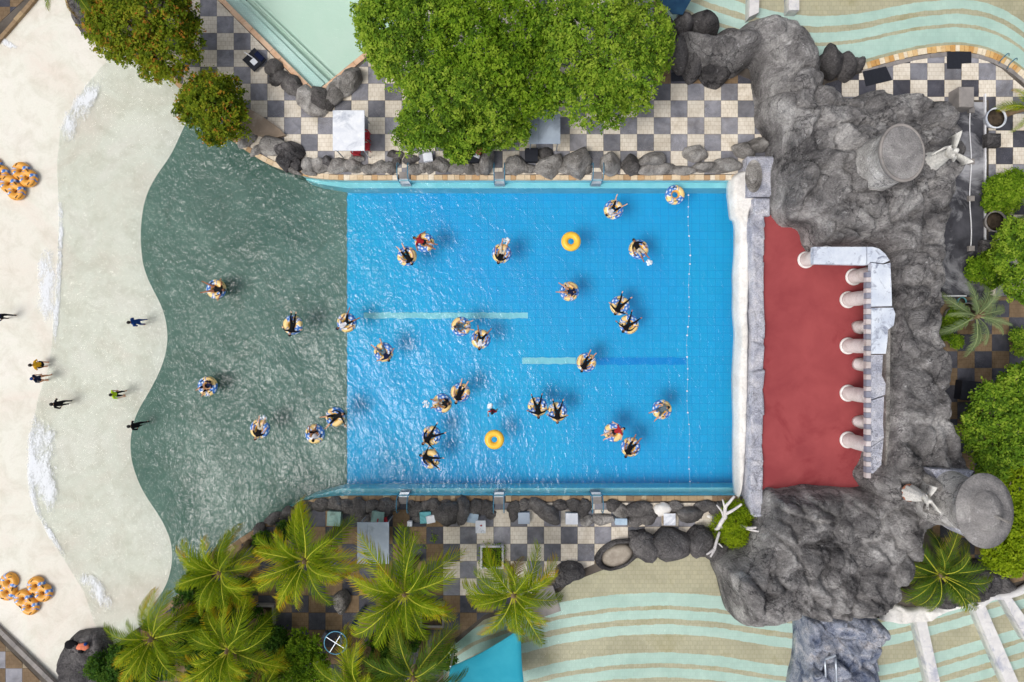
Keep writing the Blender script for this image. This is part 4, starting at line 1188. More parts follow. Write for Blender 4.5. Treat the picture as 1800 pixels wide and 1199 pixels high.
o = rock_mass("white_bank", PZ([(1552, 1082, .6), (1575, 1066, .6), (1612, 1070, .6), (1660, 1066, .6), (1712, 1052, .6), (1716, 1066, .5), (1650, 1083, .5), (1625, 1094, .4), (1560, 1094, .4)]), 0.4, 0.2, 181, 0.9, M['whitestone'], base=0.1, amp=0.15, res=0.07)
tag(o, "white plaster bank at the edge of the arc-striped pool", "bank")
mb = MB(); mb.tube(smooth_path([P(1722, 1064, 0.5), P(1740, 1050, 0.5), P(1762, 1047, 0.5), P(1790, 1040, 0.5), P(1830, 1018, 0.5)], 6), 0.22, 8)
tag(mb.obj("white_kerb", M['ledgewhite'], smooth=True), "curving white kerb at the right end of the arc-striped pool", "kerb")
mb = MB(); mb.prism([P(x, y, 0.5) for x, y in ((1387, -40), (1405, -40), (1405, 18), (1387, 18))], -0.3, 0.5)
tag(mb.obj("divider_wall", M['ledgewhite']), "right one of two short white divider walls at the rock arm's top end", "divider")
mb = MB(); mb.prism([P(x, y, 0.5) for x, y in ((1319, -40), (1336, -40), (1334, 22), (1317, 30))], -0.3, 0.5)
tag(mb.obj("divider_wall", M['ledgewhite']), "left one of two short white divider walls at the rock arm's top end", "divider")
# ------------------------------------------------------------------ broadleaf trees and shrubs
def leaf_mat(name, stops, trans=0.35):
    m, n, l, b = newmat(name)
    n.remove(b)
    out = n["Material Output"]
    at = n.new("ShaderNodeAttribute"); at.attribute_name = 'tint'
    r = ramp(n, stops); l.new(at.outputs["Fac"], r.inputs[0])
    d = n.new("ShaderNodeBsdfPrincipled"); l.new(r.outputs[0], d.inputs["Base Color"])
    d.inputs["Roughness"].default_value = 0.6; d.inputs["Specular IOR Level"].default_value = 0.1
    t = n.new("ShaderNodeBsdfTranslucent"); l.new(mixc(n, l, 1.0, r.outputs[0], (1.3, 1.25, 0.5), 'MULTIPLY'), t.inputs[0])
    mx = n.new("ShaderNodeMixShader"); mx.inputs[0].default_value = trans
    l.new(d.outputs[0], mx.inputs[1]); l.new(t.outputs[0], mx.inputs[2]); l.new(mx.outputs[0], out.inputs["Surface"])
    return m
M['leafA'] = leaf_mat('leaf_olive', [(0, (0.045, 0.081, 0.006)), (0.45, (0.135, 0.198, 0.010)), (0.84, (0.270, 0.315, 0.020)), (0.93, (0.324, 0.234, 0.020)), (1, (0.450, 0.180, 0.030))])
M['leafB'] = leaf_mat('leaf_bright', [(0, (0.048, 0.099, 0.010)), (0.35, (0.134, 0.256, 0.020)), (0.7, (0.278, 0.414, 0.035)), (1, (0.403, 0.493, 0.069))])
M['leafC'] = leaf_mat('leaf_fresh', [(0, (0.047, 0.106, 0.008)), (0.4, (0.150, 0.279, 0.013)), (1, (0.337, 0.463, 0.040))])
M['leafD'] = leaf_mat('leaf_lime', [(0, (0.12, 0.2, 0.006)), (0.5, (0.24, 0.34, 0.01)), (1, (0.36, 0.45, 0.02))])
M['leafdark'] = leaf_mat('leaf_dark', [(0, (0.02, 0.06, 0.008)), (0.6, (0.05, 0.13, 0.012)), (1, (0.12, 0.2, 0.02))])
M['bark'] = surf('bark', L(92, 80, 66), L(128, 116, 100), 3.0, 6, 0.9, bump=0.5, bscale=14)

def leaf_cloud(name, lumps, n_tw, lpt, size, seed, mat, parent, orange=0.0, spread=0.17, flat=0.66, cut=None):
    """lumps: (x, y, z, r, squash). Leaves stand in sprigs on the lumps' uneven surface"""
    rs = np.random.RandomState(seed)
    L_ = np.array(lumps)
    w = L_[:, 3] ** 2; w /= w.sum()
    n_tw = int(n_tw * 0.9)
    k = rs.choice(len(L_), n_tw, p=w)
    u = rs.uniform(-0.35, 1, n_tw); th = rs.uniform(0, 2 * np.pi, n_tw)
    s = np.sqrt(1 - u * u)
    dirs = np.stack([s * np.cos(th), s * np.sin(th), u], -1)
    deep = rs.rand(n_tw) < 0.22
    rad = np.where(deep, rs.uniform(0.55, 0.85, n_tw), rs.uniform(0.88, 1.04, n_tw))
    C = L_[k, :3]
    q = C * 0.9 + dirs * 2.1
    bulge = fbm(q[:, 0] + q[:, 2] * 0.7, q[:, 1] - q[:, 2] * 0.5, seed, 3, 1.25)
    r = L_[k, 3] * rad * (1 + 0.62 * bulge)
    pos = C + dirs * r[:, None] * np.stack([np.ones(n_tw), np.ones(n_tw), L_[k, 4]], -1)
    # drop sprigs buried inside other lumps
    keep = np.ones(n_tw, bool)
    for (x, y, z, rr, sq) in lumps:
        dd = np.sqrt((pos[:, 0] - x) ** 2 + (pos[:, 1] - y) ** 2 + ((pos[:, 2] - z) / sq) ** 2)
        keep &= ~((dd < rr * 0.62))
    pos, dirs, bulge = pos[keep], dirs[keep], bulge[keep]
    m = len(pos)
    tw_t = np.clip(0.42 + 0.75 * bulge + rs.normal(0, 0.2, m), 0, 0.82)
    org = rs.rand(m) < orange
    tw_t = np.where(org, rs.uniform(0.86, 1.0, m), tw_t)
    N = m * lpt
    P0 = np.repeat(pos, lpt, 0) + rs.normal(0, spread * 0.5, (N, 3)) * np.array([1, 1, 0.7])
    up = np.repeat(dirs, lpt, 0) * (1 - flat) + np.array([0, 0, flat]) + rs.normal(0, 0.34, (N, 3))
    up /= np.linalg.norm(up, axis=1)[:, None]
    a = rs.normal(0, 1, (N, 3)); a -= up * (a * up).sum(1)[:, None]; a /= np.linalg.norm(a, axis=1)[:, None]
    b = np.cross(up, a)
    ln = size * rs.uniform(0.7, 1.25, N)[:, None]; wd = ln * rs.uniform(0.42, 0.56, N)[:, None]
    v0 = P0 - a * ln * 0.5; v1 = P0 + b * wd * 0.5 - up * ln * 0.05; v2 = P0 + a * ln * 0.5 - up * ln * 0.12; v3 = P0 - b * wd * 0.5 - up * ln * 0.05
    V = np.stack([v0, v1, v2, v3], 1).reshape(-1, 3)
    F = np.arange(N * 4).reshape(N, 4)
    me = arr_mesh(name, V, F, mat)
    at = me.attributes.new('tint', 'FLOAT', 'FACE')
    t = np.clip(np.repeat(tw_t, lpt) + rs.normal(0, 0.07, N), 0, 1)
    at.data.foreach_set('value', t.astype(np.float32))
    return link(bpy.data.objects.new(name, me), parent)

def limbs(lumps, base, seed, parent, r0=0.2):
    rr = random.Random(seed)
    cx = sum(l_[0] for l_ in lumps) / len(lumps); cy = sum(l_[1] for l_ in lumps) / len(lumps)
    zt = min(l_[2] for l_ in lumps) * 0.55
    mb = MB()
    fork = Vector((base[0] * 0.4 + cx * 0.6, base[1] * 0.4 + cy * 0.6, zt))
    mb.tube(smooth_path([Vector(base), Vector((base[0] * .8 + cx * .2, base[1] * .8 + cy * .2, zt * 0.5)), fork], 4), [r0 * 1.2 - 0.45 * r0 * i / 8 for i in range(9)], 9)
    for x, y, z, r, sq in lumps:
        for k in range(3):
            e = Vector((x + rr.uniform(-.6, .6) * r, y + rr.uniform(-.6, .6) * r, z + r * sq * rr.uniform(0.2, 0.75)))
            mid = fork.lerp(e, 0.5) + Vector((rr.uniform(-.3, .3), rr.uniform(-.3, .3), 0.3))
            pts = smooth_path([fork, mid, e], 4)
            mb.tube(pts, [r0 * 0.55 * (1 - 0.8 * i / (len(pts) - 1)) for i in range(len(pts))], 6)
            for s in range(3):
                p0 = pts[rr.randrange(4, len(pts))]
                e2 = p0 + Vector((rr.uniform(-1, 1), rr.uniform(-1, 1), rr.uniform(0.2, 0.8))) * r * 0.45
                mb.tube([p0, p0.lerp(e2, .5) + Vector((0, 0, .06)), e2], [r0 * .2, r0 * .14, r0 * .06], 5)
    mb.obj("trunk", M['bark'], parent, True)

def tree(label, cat, plumps, n_tw, seed, mat, name="broadleaf_tree", lpt=8, size=0.175, orange=0.0, r0=0.2, basez=0.28, base=None, group=None, flat=0.66):
    """plumps: (px, py, r px, z of centre, squash)"""
    lumps, small = [], []
    for px, py, r, z, sq in plumps:
        rr = 1.0 * r / pm(z + r / 45)
        c = P(px, py, z + rr * sq * 0.5)
        lumps.append((c.x, c.y, z, rr * 0.86, sq))
        if rr > 0.8:
            rr_ = random.Random(seed * 100 + len(lumps))
            for k_ in range(7):
                a_ = 2.399963 * k_ + rr_.uniform(-.4, .4); e_ = rr_.uniform(0.15, 1.25)
                small.append((c.x + 0.8 * rr * math.cos(a_) * math.cos(e_), c.y + 0.8 * rr * math.sin(a_) * math.cos(e_), z + 0.8 * rr * sq * math.sin(e_), rr * rr_.uniform(0.3, 0.46), 0.85))
    cx = sum(l_[0] for l_ in lumps) / len(lumps); cy = sum(l_[1] for l_ in lumps) / len(lumps)
    b = P(*base, basez) if base else Vector((cx, cy, basez))
    t = empty(name, (b.x, b.y, b.z)); t.location = (0, 0, 0)
    tag(t, label, cat, group)
    limbs(lumps, b, seed, t, r0)
    leaf_cloud("crown", lumps + small, n_tw, lpt, size, seed, mat, t, orange, flat=flat)
    return t

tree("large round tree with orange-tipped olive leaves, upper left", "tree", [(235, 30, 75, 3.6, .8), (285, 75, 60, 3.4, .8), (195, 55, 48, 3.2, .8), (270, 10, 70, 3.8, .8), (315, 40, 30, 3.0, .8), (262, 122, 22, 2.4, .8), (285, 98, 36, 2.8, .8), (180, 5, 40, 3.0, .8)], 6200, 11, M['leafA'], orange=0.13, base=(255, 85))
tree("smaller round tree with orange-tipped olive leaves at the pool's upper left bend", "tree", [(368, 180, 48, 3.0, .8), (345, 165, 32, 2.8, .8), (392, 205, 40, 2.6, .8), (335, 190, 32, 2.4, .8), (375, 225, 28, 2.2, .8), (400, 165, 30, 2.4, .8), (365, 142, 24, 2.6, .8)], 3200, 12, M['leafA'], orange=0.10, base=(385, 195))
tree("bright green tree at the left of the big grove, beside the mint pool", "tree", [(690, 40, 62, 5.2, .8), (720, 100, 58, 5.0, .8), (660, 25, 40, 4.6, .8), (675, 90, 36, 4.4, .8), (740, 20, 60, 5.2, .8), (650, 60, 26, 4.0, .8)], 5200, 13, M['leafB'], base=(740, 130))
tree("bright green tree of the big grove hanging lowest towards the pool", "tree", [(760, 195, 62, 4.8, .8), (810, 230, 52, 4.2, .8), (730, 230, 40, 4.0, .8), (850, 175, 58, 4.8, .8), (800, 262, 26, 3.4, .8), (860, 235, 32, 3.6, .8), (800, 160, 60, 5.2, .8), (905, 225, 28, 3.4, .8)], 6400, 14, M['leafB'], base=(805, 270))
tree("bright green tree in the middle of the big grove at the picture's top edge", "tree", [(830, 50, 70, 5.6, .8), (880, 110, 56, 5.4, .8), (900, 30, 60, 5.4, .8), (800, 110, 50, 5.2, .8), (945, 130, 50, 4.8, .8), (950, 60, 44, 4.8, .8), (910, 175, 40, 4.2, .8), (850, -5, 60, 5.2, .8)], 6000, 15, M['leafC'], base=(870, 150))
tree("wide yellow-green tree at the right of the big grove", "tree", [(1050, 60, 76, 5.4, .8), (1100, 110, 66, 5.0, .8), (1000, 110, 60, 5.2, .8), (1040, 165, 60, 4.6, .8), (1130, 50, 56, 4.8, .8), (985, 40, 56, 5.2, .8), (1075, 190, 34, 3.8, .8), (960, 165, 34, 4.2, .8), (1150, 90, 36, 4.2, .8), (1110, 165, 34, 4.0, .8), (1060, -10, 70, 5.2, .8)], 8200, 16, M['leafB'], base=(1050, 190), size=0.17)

# right side garden
tree("bright shrub beside the black strip, uppermost on the right edge", "shrub", [(1770, 335, 30, .9, .8), (1752, 350, 20, .7, .8), (1790, 318, 24, .9, .8), (1775, 360, 16, .6, .8)], 1500, 21, M['leafC'], name="garden_shrub", size=0.15, r0=0.06)
tree("feathery lime shrub next to the lower stone post", "shrub", [(1730, 470, 24, .9, .8), (1752, 485, 24, .9, .8), (1715, 480, 14, .7, .8), (1745, 450, 16, .8, .8)], 1100, 22, M['leafC'], name="garden_shrub", size=0.15, r0=0.05)
tree("tall leafy tree at the right edge above the fan palm", "tree", [(1790, 450, 34, 2.6, .8), (1800, 500, 30, 2.4, .8), (1775, 420, 22, 2.0, .8), (1815, 420, 40, 3.0, .8)], 2000, 23, M['leafB'], r0=0.12)
tree("large dark-gapped tree at the right edge beside the rock wall", "tree", [(1760, 720, 52, 3.6, .8), (1800, 680, 42, 3.6, .8), (1735, 770, 40, 3.2, .8), (1790, 770, 50, 3.8, .8), (1720, 745, 24, 2.6, .8), (1750, 810, 36, 3.2, .8)], 4600, 24, M['leafB'], base=(1765, 740))
tree("lime green tree at the right edge behind the brimmed tower", "tree", [(1790, 860, 42, 3.2, .8), (1800, 920, 40, 3.2, .8), (1770, 980, 34, 2.4, .8), (1795, 985, 28, 2.4, .8), (1745, 985, 16, 1.8, .8), (1810, 960, 30, 2.8, .8)], 3200, 25, M['leafD'], base=(1790, 930))
tree("leafy plant at the right edge below the fan palm", "shrub", [(1795, 590, 14, 1.2, .8), (1800, 610, 14, 1.2, .8)], 350, 26, M['leafB'], name="garden_shrub", size=0.14, r0=0.04)
# shrubs elsewhere
tree("round clipped green bush among white driftwood", "bush", [(1290, 925, 34, .5, .9), (1300, 945, 26, .4, .9), (1272, 935, 24, .4, .9), (1300, 908, 26, .5, .9)], 2600, 27, M['leafD'], name="bush", size=0.10, r0=0.05, flat=0.7)
tree("small green tuft between parapet and lower crag", "bush", [(1345, 893, 9, 1.0, .9), (1347, 886, 6, 1.0, .9)], 200, 28, M['leafC'], name="bush", size=0.10, r0=0.02)
tree("tall light green shrub left of the twisted lamp post", "shrub", [(530, 1150, 34, 2.0, .8), (510, 1180, 34, 2.0, .8), (545, 1185, 36, 2.2, .8), (525, 1120, 16, 1.6, .8), (480, 1190, 26, 1.6, .8)], 1700, 29, M['leafC'], name="garden_shrub", size=0.17, r0=0.08)
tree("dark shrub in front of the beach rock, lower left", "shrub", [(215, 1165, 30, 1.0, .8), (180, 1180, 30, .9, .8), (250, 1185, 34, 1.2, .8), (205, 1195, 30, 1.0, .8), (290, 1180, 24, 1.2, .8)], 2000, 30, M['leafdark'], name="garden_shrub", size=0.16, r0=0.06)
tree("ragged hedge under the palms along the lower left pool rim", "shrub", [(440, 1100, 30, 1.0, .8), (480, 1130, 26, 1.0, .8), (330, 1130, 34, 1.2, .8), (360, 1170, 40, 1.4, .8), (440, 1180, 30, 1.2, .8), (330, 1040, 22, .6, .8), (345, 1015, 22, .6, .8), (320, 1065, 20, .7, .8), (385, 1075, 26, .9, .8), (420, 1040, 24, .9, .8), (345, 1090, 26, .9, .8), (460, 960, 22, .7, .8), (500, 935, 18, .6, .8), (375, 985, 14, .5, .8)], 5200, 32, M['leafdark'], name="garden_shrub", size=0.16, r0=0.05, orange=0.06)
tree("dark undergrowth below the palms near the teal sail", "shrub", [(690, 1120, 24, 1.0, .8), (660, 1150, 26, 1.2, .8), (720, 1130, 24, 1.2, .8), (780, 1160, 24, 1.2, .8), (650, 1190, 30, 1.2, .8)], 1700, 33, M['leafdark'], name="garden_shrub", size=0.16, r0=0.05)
tree("thin green weeds beside the lower tile edge", "weeds", [(725, 935, 12, .1, .6), (765, 945, 14, .1, .6), (705, 925, 10, .1, .6), (740, 960, 12, .1, .6)], 170, 34, M['leafC'], name="weeds", size=0.12, r0=0.01)

# ------------------------------------------------------------------ palms
M['frondA'] = leaf_mat('palm_green', [(0, (0.041, 0.095, 0.004)), (0.3, (0.123, 0.206, 0.007)), (0.6, (0.279, 0.361, 0.012)), (0.85, (0.459, 0.447, 0.020)), (1, (0.558, 0.361, 0.020))], 0.4)
M['frondB'] = leaf_mat('palm_deep', [(0, (0.04, 0.10, 0.015)), (0.5, (0.10, 0.18, 0.02)), (0.8, (0.2, 0.26, 0.03)), (1, (0.34, 0.34, 0.04))], 0.4)
M['frondG'] = leaf_mat('palm_grey', [(0, (0.12, 0.18, 0.08)), (0.5, (0.2, 0.27, 0.13)), (1, (0.3, 0.36, 0.16))], 0.3)
M['palmbark'] = surf('palm_bark', L(110, 92, 70), L(140, 120, 96), 4.0, 6, 0.9, bump=0.6, bscale=10)
def frond_mesh(seed, mat, length=2.7, rise=0.5, droop=1.1, leaf=0.62, npair=42, yellow=0.3, fold=0.35, curl=0.0):
    rr = random.Random(seed)
    V, F, T = [], [], []
    def rach(t):
        x = length * (t - 0.10 * t * t * t)
        z = rise * math.sin(min(1, t * 1.15) * math.pi * 0.62) - droop * t ** 2.6
        return Vector((x, curl * t * t, z))
    RV, RF = [], []
    n = 14
    for i in range(n + 1):
        t = i / n; p = rach(t); w = 0.035 * (1 - t) + 0.009
        RV += [tuple(p + Vector((0, w, 0.005))), tuple(p + Vector((0, 0, 0.012 + w * 0.9))), tuple(p + Vector((0, -w, 0.005)))]
    for i in range(n):
        k = i * 3
        RF += [(k, k + 3, k + 4, k + 1), (k + 1, k + 4, k + 5, k + 2)]
    rib = bpy.data.meshes.new('midrib'); rib.from_pydata(RV, [], RF); rib.materials.append(M['rib'] if mat is not M['frondG'] else M['ribgrey'])
    for i in range(npair):
        t = 0.14 + 0.86 * (i + rr.uniform(-.3, .3)) / npair
        t = min(max(t, 0.12), 1.0)
        p = rach(t); d = (rach(min(1, t + 0.02)) - rach(t - 0.02)).normalized()
        ll = leaf * (0.45 + 0.75 * math.sin(math.pi * (0.12 + 0.8 * t))) * rr.uniform(0.85, 1.1)
        if t > 0.9: ll *= 0.75
        for s in (-1, 1):
            side = Vector((0, s, 0))
            ang = math.radians(62 - 38 * t + rr.uniform(-6, 6))
            dr = (side * math.sin(ang) + d * math.cos(ang)).normalized()
            hang = rr.uniform(0.7, 1.2) * (0.35 + 0.6 * t)
            w = 0.036 + 0.010 * rr.random()
            cr = d * w
            q0 = p + Vector((0, 0, 0.01)); q1 = p + dr * ll * 0.5 + Vector((0, 0, fold * 0.22 * ll - 0.10 * hang * ll)); q2 = p + dr * ll + Vector((0, 0, -0.5 * hang * ll))
            b = len(V)
            V += [tuple(q0 - cr * 0.5), tuple(q0 + cr * 0.5), tuple(q1 - cr * 0.6), tuple(q1 + cr * 0.6), tuple(q2)]
            F += [(b, b + 1, b + 3, b + 2), (b + 2, b + 3, b + 4, b + 4)]
            c = min(1, max(0, 0.3 + yellow * (t - 0.3) + rr.uniform(-0.12, 0.16)))
            T += [c, min(1, c + 0.12 + yellow * 0.35)]
    me = bpy.data.meshes.new("frond")
    me.from_pydata(V, [], [f if f[-1] != f[-2] else f[:3] for f in F])
    me.materials.append(mat)
    at = me.attributes.new('tint', 'FLOAT', 'FACE'); at.data.foreach_set('value', T)
    RIB[me.name] = rib
    return me
RIB = {}
M['rib'] = plain('palm_rib', (0.5, 0.5, 0.05), 0.6, 0.1)
M['ribgrey'] = plain('palm_rib_grey', (0.3, 0.36, 0.16), 0.6, 0.1)
FR = {}
for key, mat, base in (('A', M['frondA'], 100), ('B', M['frondB'], 200), ('G', M['frondG'], 300)):
    FR[key] = [frond_mesh(base + i, mat, 2.7, rise=0.25 + 0.55 * (i % 3) / 2, droop=0.6 + 0.9 * (i // 3) / 2, yellow=0.1 + 0.22 * (i % 4), curl=(-0.35, 0.0, 0.35)[i % 3], leaf=0.62 if key != 'G' else 0.42) for i in range(9)]
M['frondD'] = leaf_mat('palm_dead', [(0, (0.16, 0.10, 0.04)), (0.5, (0.30, 0.19, 0.07)), (1, (0.46, 0.28, 0.08))], 0.2)
FR['dead'] = [frond_mesh(400 + i, M['frondD'], 2.4, 0.2, 1.2, 0.5, 30, 0.3) for i in range(3)]
def palm(label, px, py, rpx, z, seed, key='A', nf=20, name="palm_tree", base=None, skew=1.0, lean=None):
    rr = random.Random(seed)
    if key == 'A' and nf > 10: nf += 1
    c = P(px, py, z)
    t = empty(name, (0, 0, 0)); tag(t, label, "palm tree", "palms" if key != 'G' else None)
    b = P(*base, 0.28) if base else Vector((c.x + rr.uniform(-.3, .3), c.y + rr.uniform(-.3, .3), 0.28))
    pts = smooth_path([b, b.lerp(c, 0.5) + Vector((rr.uniform(-.12, .12), rr.uniform(-.12, .12), 0)), c], 6)
    mb = MB(); mb.tube(pts, [0.2 - 0.08 * i / (len(pts) - 1) + 0.012 * (i % 2) for i in range(len(pts))], 10)
    mb.obj("trunk", M['palmbark'], t, True)
    mb = MB(); mb.lathe([(0.1, -0.35), (0.19, -0.1), (0.16, 0.12), (0.05, 0.42)], c, 10); mb.obj("crownshaft", M['palmbark'], t, True)
    L0 = 1.07 * rpx / pm(z - 0.3) / 2.65
    if key == 'A' and nf > 10: nf += 2
    tx_, ty_ = rr.uniform(-.16, .16), rr.uniform(-.16, .16)
    for i in range(nf):
        a = 2.399963 * i + rr.uniform(-.25, .25)
        lev = i / (nf - 1)               # young upright fronds first, old hanging ones last
        pitch = R(46 - 66 * lev + rr.uniform(-7, 7))
        dead = key in 'AB' and nf > 10 and i >= nf - rr.choice((1, 2, 2, 3))
        if dead: pitch = R(rr.uniform(-52, -34))
        me = rr.choice(FR['dead']) if dead else FR[key][min(8, int(lev * 9)) if rr.random() < 0.7 else rr.randrange(9)]
        s = L0 * (0.72 + 0.36 * min(1, lev * 1.7)) * rr.uniform(0.9, 1.1)
        fo = inst("frond", me, t, c + Vector((0.08 * math.cos(a), 0.08 * math.sin(a), 0.12 - 0.18 * lev)), Euler((rr.uniform(-.38, .38), -pitch + tx_ * math.cos(a) + ty_ * math.sin(a), a), 'XYZ'), s)
        inst("midrib", RIB[me.name], fo)
    return t
palm("yellow-green palm nearest the green water, left of the lower pavement", 388, 1005, 78, 4.6, 1)
palm("large yellow-green palm left of the grey roof panel", 537, 985, 90, 5.4, 2, nf=19)
palm("large yellow-green palm overlapping the right side of the grey roof panel", 712, 1043, 98, 5.6, 3, nf=19)
palm("yellow-green palm between the square planter and the teal sail", 903, 1045, 84, 5.0, 4, nf=17)
palm("leaning green palm at the lower left over the beach", 268, 1122, 78, 4.8, 5, nf=16)
palm("green palm with broad fronds at the lower edge, third from the left", 402, 1142, 86, 5.0, 6, nf=16)
palm("deep green palm at the lower edge beside the teal sail", 728, 1190, 92, 5.6, 7, 'B', nf=17)
palm("palm at the lower edge between lamp post and undergrowth", 628, 1205, 84, 5.4, 8, 'A', nf=15)
palm("palm cut by the lower edge left of the light green shrub", 452, 1228, 70, 4.6, 9, 'A', nf=13)
palm("palm whose frond hangs over the beach from the top edge", 128, -28, 62, 4.4, 10, 'B', nf=13)
palm("grey-green fan palm standing in the right-hand garden", 1716, 556, 64, 2.2, 12, 'G', nf=13, name="fan_palm", base=(1695, 556))
palm("dark green palm in the gap below the lower crag", 1652, 1010, 74, 1.8, 13, 'B', nf=22)
palm("small palm growing from the white pot", 1808, 190, 40, 1.6, 14, 'A', nf=10, base=(1754, 208))
palm("small grey-green palm growing from the brown earth pot", 1805, 382, 38, 1.6, 15, 'G', nf=9, base=(1752, 388), name="potted_palm")
# ------------------------------------------------------------------ swim rings
def ring_mat(name, rough=0.35):
    m, n, l, b = newmat(name)
    at = n.new("ShaderNodeVertexColor"); at.layer_name = 'print'
    l.new(at.outputs[0], b.inputs["Base Color"])
    b.inputs["Roughness"].default_value = rough
    b.inputs["Specular IOR Level"].default_value = 0.4
    return m
M['print'] = ring_mat('printed_vinyl')
M['yellowvinyl'] = plain('yellow_vinyl', L(248, 196, 66), 0.35, 0.4, 0.03, 2.0)
M['black'] = plain('black_rubber', (0.015, 0.015, 0.018), 0.6)
def torus_arrays(RR, r, nu=112, nv=36, cx=0.0, cy=0.0, squash=1.0):
    u = np.linspace(0, 2 * np.pi, nu, endpoint=False); v = np.linspace(0, 2 * np.pi, nv, endpoint=False)
    U, Vv = np.meshgrid(u, v, indexing='ij')
    # slight puckering along the inner welded seam
    puck = 1 + 0.02 * np.cos(U * 17) * (np.cos(Vv) < -0.4)
    x = cx + (RR + r * np.cos(Vv) * puck) * np.cos(U); y = cy + (RR + r * np.cos(Vv) * puck) * np.sin(U); z = r * squash * np.sin(Vv)
    V = np.stack([x, y, z], -1).reshape(-1, 3)
    i = np.arange(nu)[:, None]; j = np.arange(nv)[None]
    a = i * nv + j; b = ((i + 1) % nu) * nv + j; c = ((i + 1) % nu) * nv + (j + 1) % nv; d = i * nv + (j + 1) % nv
    F = np.stack([a, b, c, d], -1).reshape(-1, 4)
    return V, F, U.ravel(), Vv.ravel()
def print_cols(U, Vv, base, seed, few=False):
    rs = np.random.RandomState(seed)
    n = len(U); C = np.tile(np.array(base + (1.0,)), (n, 1))
    blue = np.array(L(62, 116, 196) + (1,)); lblue = np.array(L(150, 186, 226) + (1,)); white = np.array(L(238, 236, 230) + (1,)); dark = np.array(L(34, 34, 44) + (1,)); gold = np.array(L(236, 178, 84) + (1,))
    w = np.sin(3 * Vv + 2.0 * np.sin(2 * U)) * 0.10
    def sector(a, h): return np.abs((U - a + w + np.pi) % (2 * np.pi) - np.pi) < h
    s1, s2 = sector(1.9, 0.95), sector(4.9, 0.55)
    if few: s1, s2 = sector(1.2, 0.22), sector(4.4, 0.14)
    C[s1] = blue; C[s2] = blue
    wob = np.sin(U * 9 + Vv * 4 + seed) + np.sin(U * 5 - Vv * 6)
    C[(s1 | s2) & (wob > 0.35)] = lblue
    C[(s1 | s2) & (wob > 1.35)] = white
    if not few: e = sector(1.9, 1.05) & ~s1; C[e] = white
    for a in (3.55, 3.8, 0.55): C[sector(a, 0.06)] = np.array(L(70, 128, 204) + (1,))
    st = sector(3.68, 0.05); C[st] = white
    # ticks of lettering round the outside, too small to read
    ph = (U * 9.5) % 1.0
    t = (np.abs(Vv - 0.62) < 0.16) & (ph < 0.34) & (sector(0.0, 0.5) | sector(3.2, 0.3) | sector(5.6, 0.28))
    C[t] = dark
    C[(np.cos(Vv) < -0.55)] = gold
    return C
def ring_mesh(name, parts, base, mat=None, seed=1):
    Vs, Fs, Cs, off = [], [], [], 0
    for (RR, r, cx, cy) in parts:
        V, F, U, Vv = torus_arrays(RR, r, cx=cx, cy=cy)
        Vs.append(V); Fs.append(F + off); off += len(V)
        Cs.append(print_cols(U, Vv, base, seed + len(Cs), len(parts) > 1))
    me = arr_mesh(name, np.concatenate(Vs), np.concatenate(Fs), mat or M['print'], smooth=True)
    if mat is None:
        ca = me.color_attributes.new('print', 'FLOAT_COLOR', 'POINT')
        ca.data.foreach_set('color', np.concatenate(Cs).astype(np.float32).ravel())
    return me
RINGS = [ring_mesh("ring", [(0.37, 0.205, 0, 0)], L(242, 208, 140), seed=s) for s in (1, 2, 3)]
RINGY = ring_mesh("ring", [(0.37, 0.205, 0, 0)], L(242, 208, 140), M['yellowvinyl'])
RING2 = [ring_mesh("ring", [(0.31, 0.215, -0.29, 0), (0.31, 0.215, 0.31, 0.02)], L(232, 164, 66), seed=s) for s in (5, 6)]
def handle_mesh(rad=0.40, z=0.205):
    mb = MB(); pts = [(rad + 0.0, -0.10, z - 0.03), (rad, -0.085, z + 0.02), (rad, 0.085, z + 0.02), (rad, 0.10, z - 0.03)]
    mb.tube(smooth_path(pts, 4), 0.024, 6)
    mb.box((rad, -0.10, z - 0.01), (0.06, 0.05, 0.03)); mb.box((rad, 0.10, z - 0.01), (0.06, 0.05, 0.03))
    return mb.mesh("handle", M['black'])
HND = handle_mesh()
VALVE = MB().lathe([(0.022, 0.19), (0.024, 0.215), (0.012, 0.225)], (0.33, 0.14, 0.0), 8).mesh('valve', M['yellowvinyl'])
def swim_ring(px, py, rot, label, group="printed swim rings on the water", plainy=False, z=0.10):
    t = empty("swim_ring", P(px, py, z + 0.1), R(rot)); t.location.z = z
    tag(t, label, "swim ring", group)
    tb = inst("tube", RINGY if plainy else random.choice(RINGS), t)
    inst("valve", VALVE, tb)
    if not plainy:
        for a in (1.15, 1.15 + math.pi): inst("handle", HND, t, (0, 0, 0), (0, 0, a))
    return t
def double_ring(px, py, rot, label, z=0.24):
    t = empty("double_swim_ring", P(px, py, z + 0.15), R(rot)); t.location.z = z
    tag(t, label, "swim ring", "double orange rings parked on the beach")
    inst("tube", random.choice(RING2), t)
    for x, y, a in ((-0.62, 0.1, 0.2), (0.05, 0.36, 1.5), (0.66, -0.1, 0.1), (0.0, -0.32, 1.6)):
        mb = MB(); mb.tube(smooth_path([(0, -0.09, -0.02), (0, -0.075, 0.03), (0, 0.075, 0.03), (0, 0.09, -0.02)], 3), 0.022, 6)
        o = mb.obj("handle", M['black'], t); o.location = (x, y, 0.185); o.rotation_euler = (0, 0, a)
    return t
double_ring(40, 306, -48, "orange double ring on the beach, right one of the upper heap", z=0.25)
double_ring(19, 329, -48, "orange double ring on the beach, lowest of the upper heap", z=0.28)
double_ring(-9, 298, -50, "orange double ring cut by the left edge, upper heap", z=0.25)
double_ring(12, 1032, -100, "orange double ring on the beach, left one of the lower heap", z=0.26)
double_ring(67, 1037, -48, "orange double ring on the beach, right one of the lower heap", z=0.25)
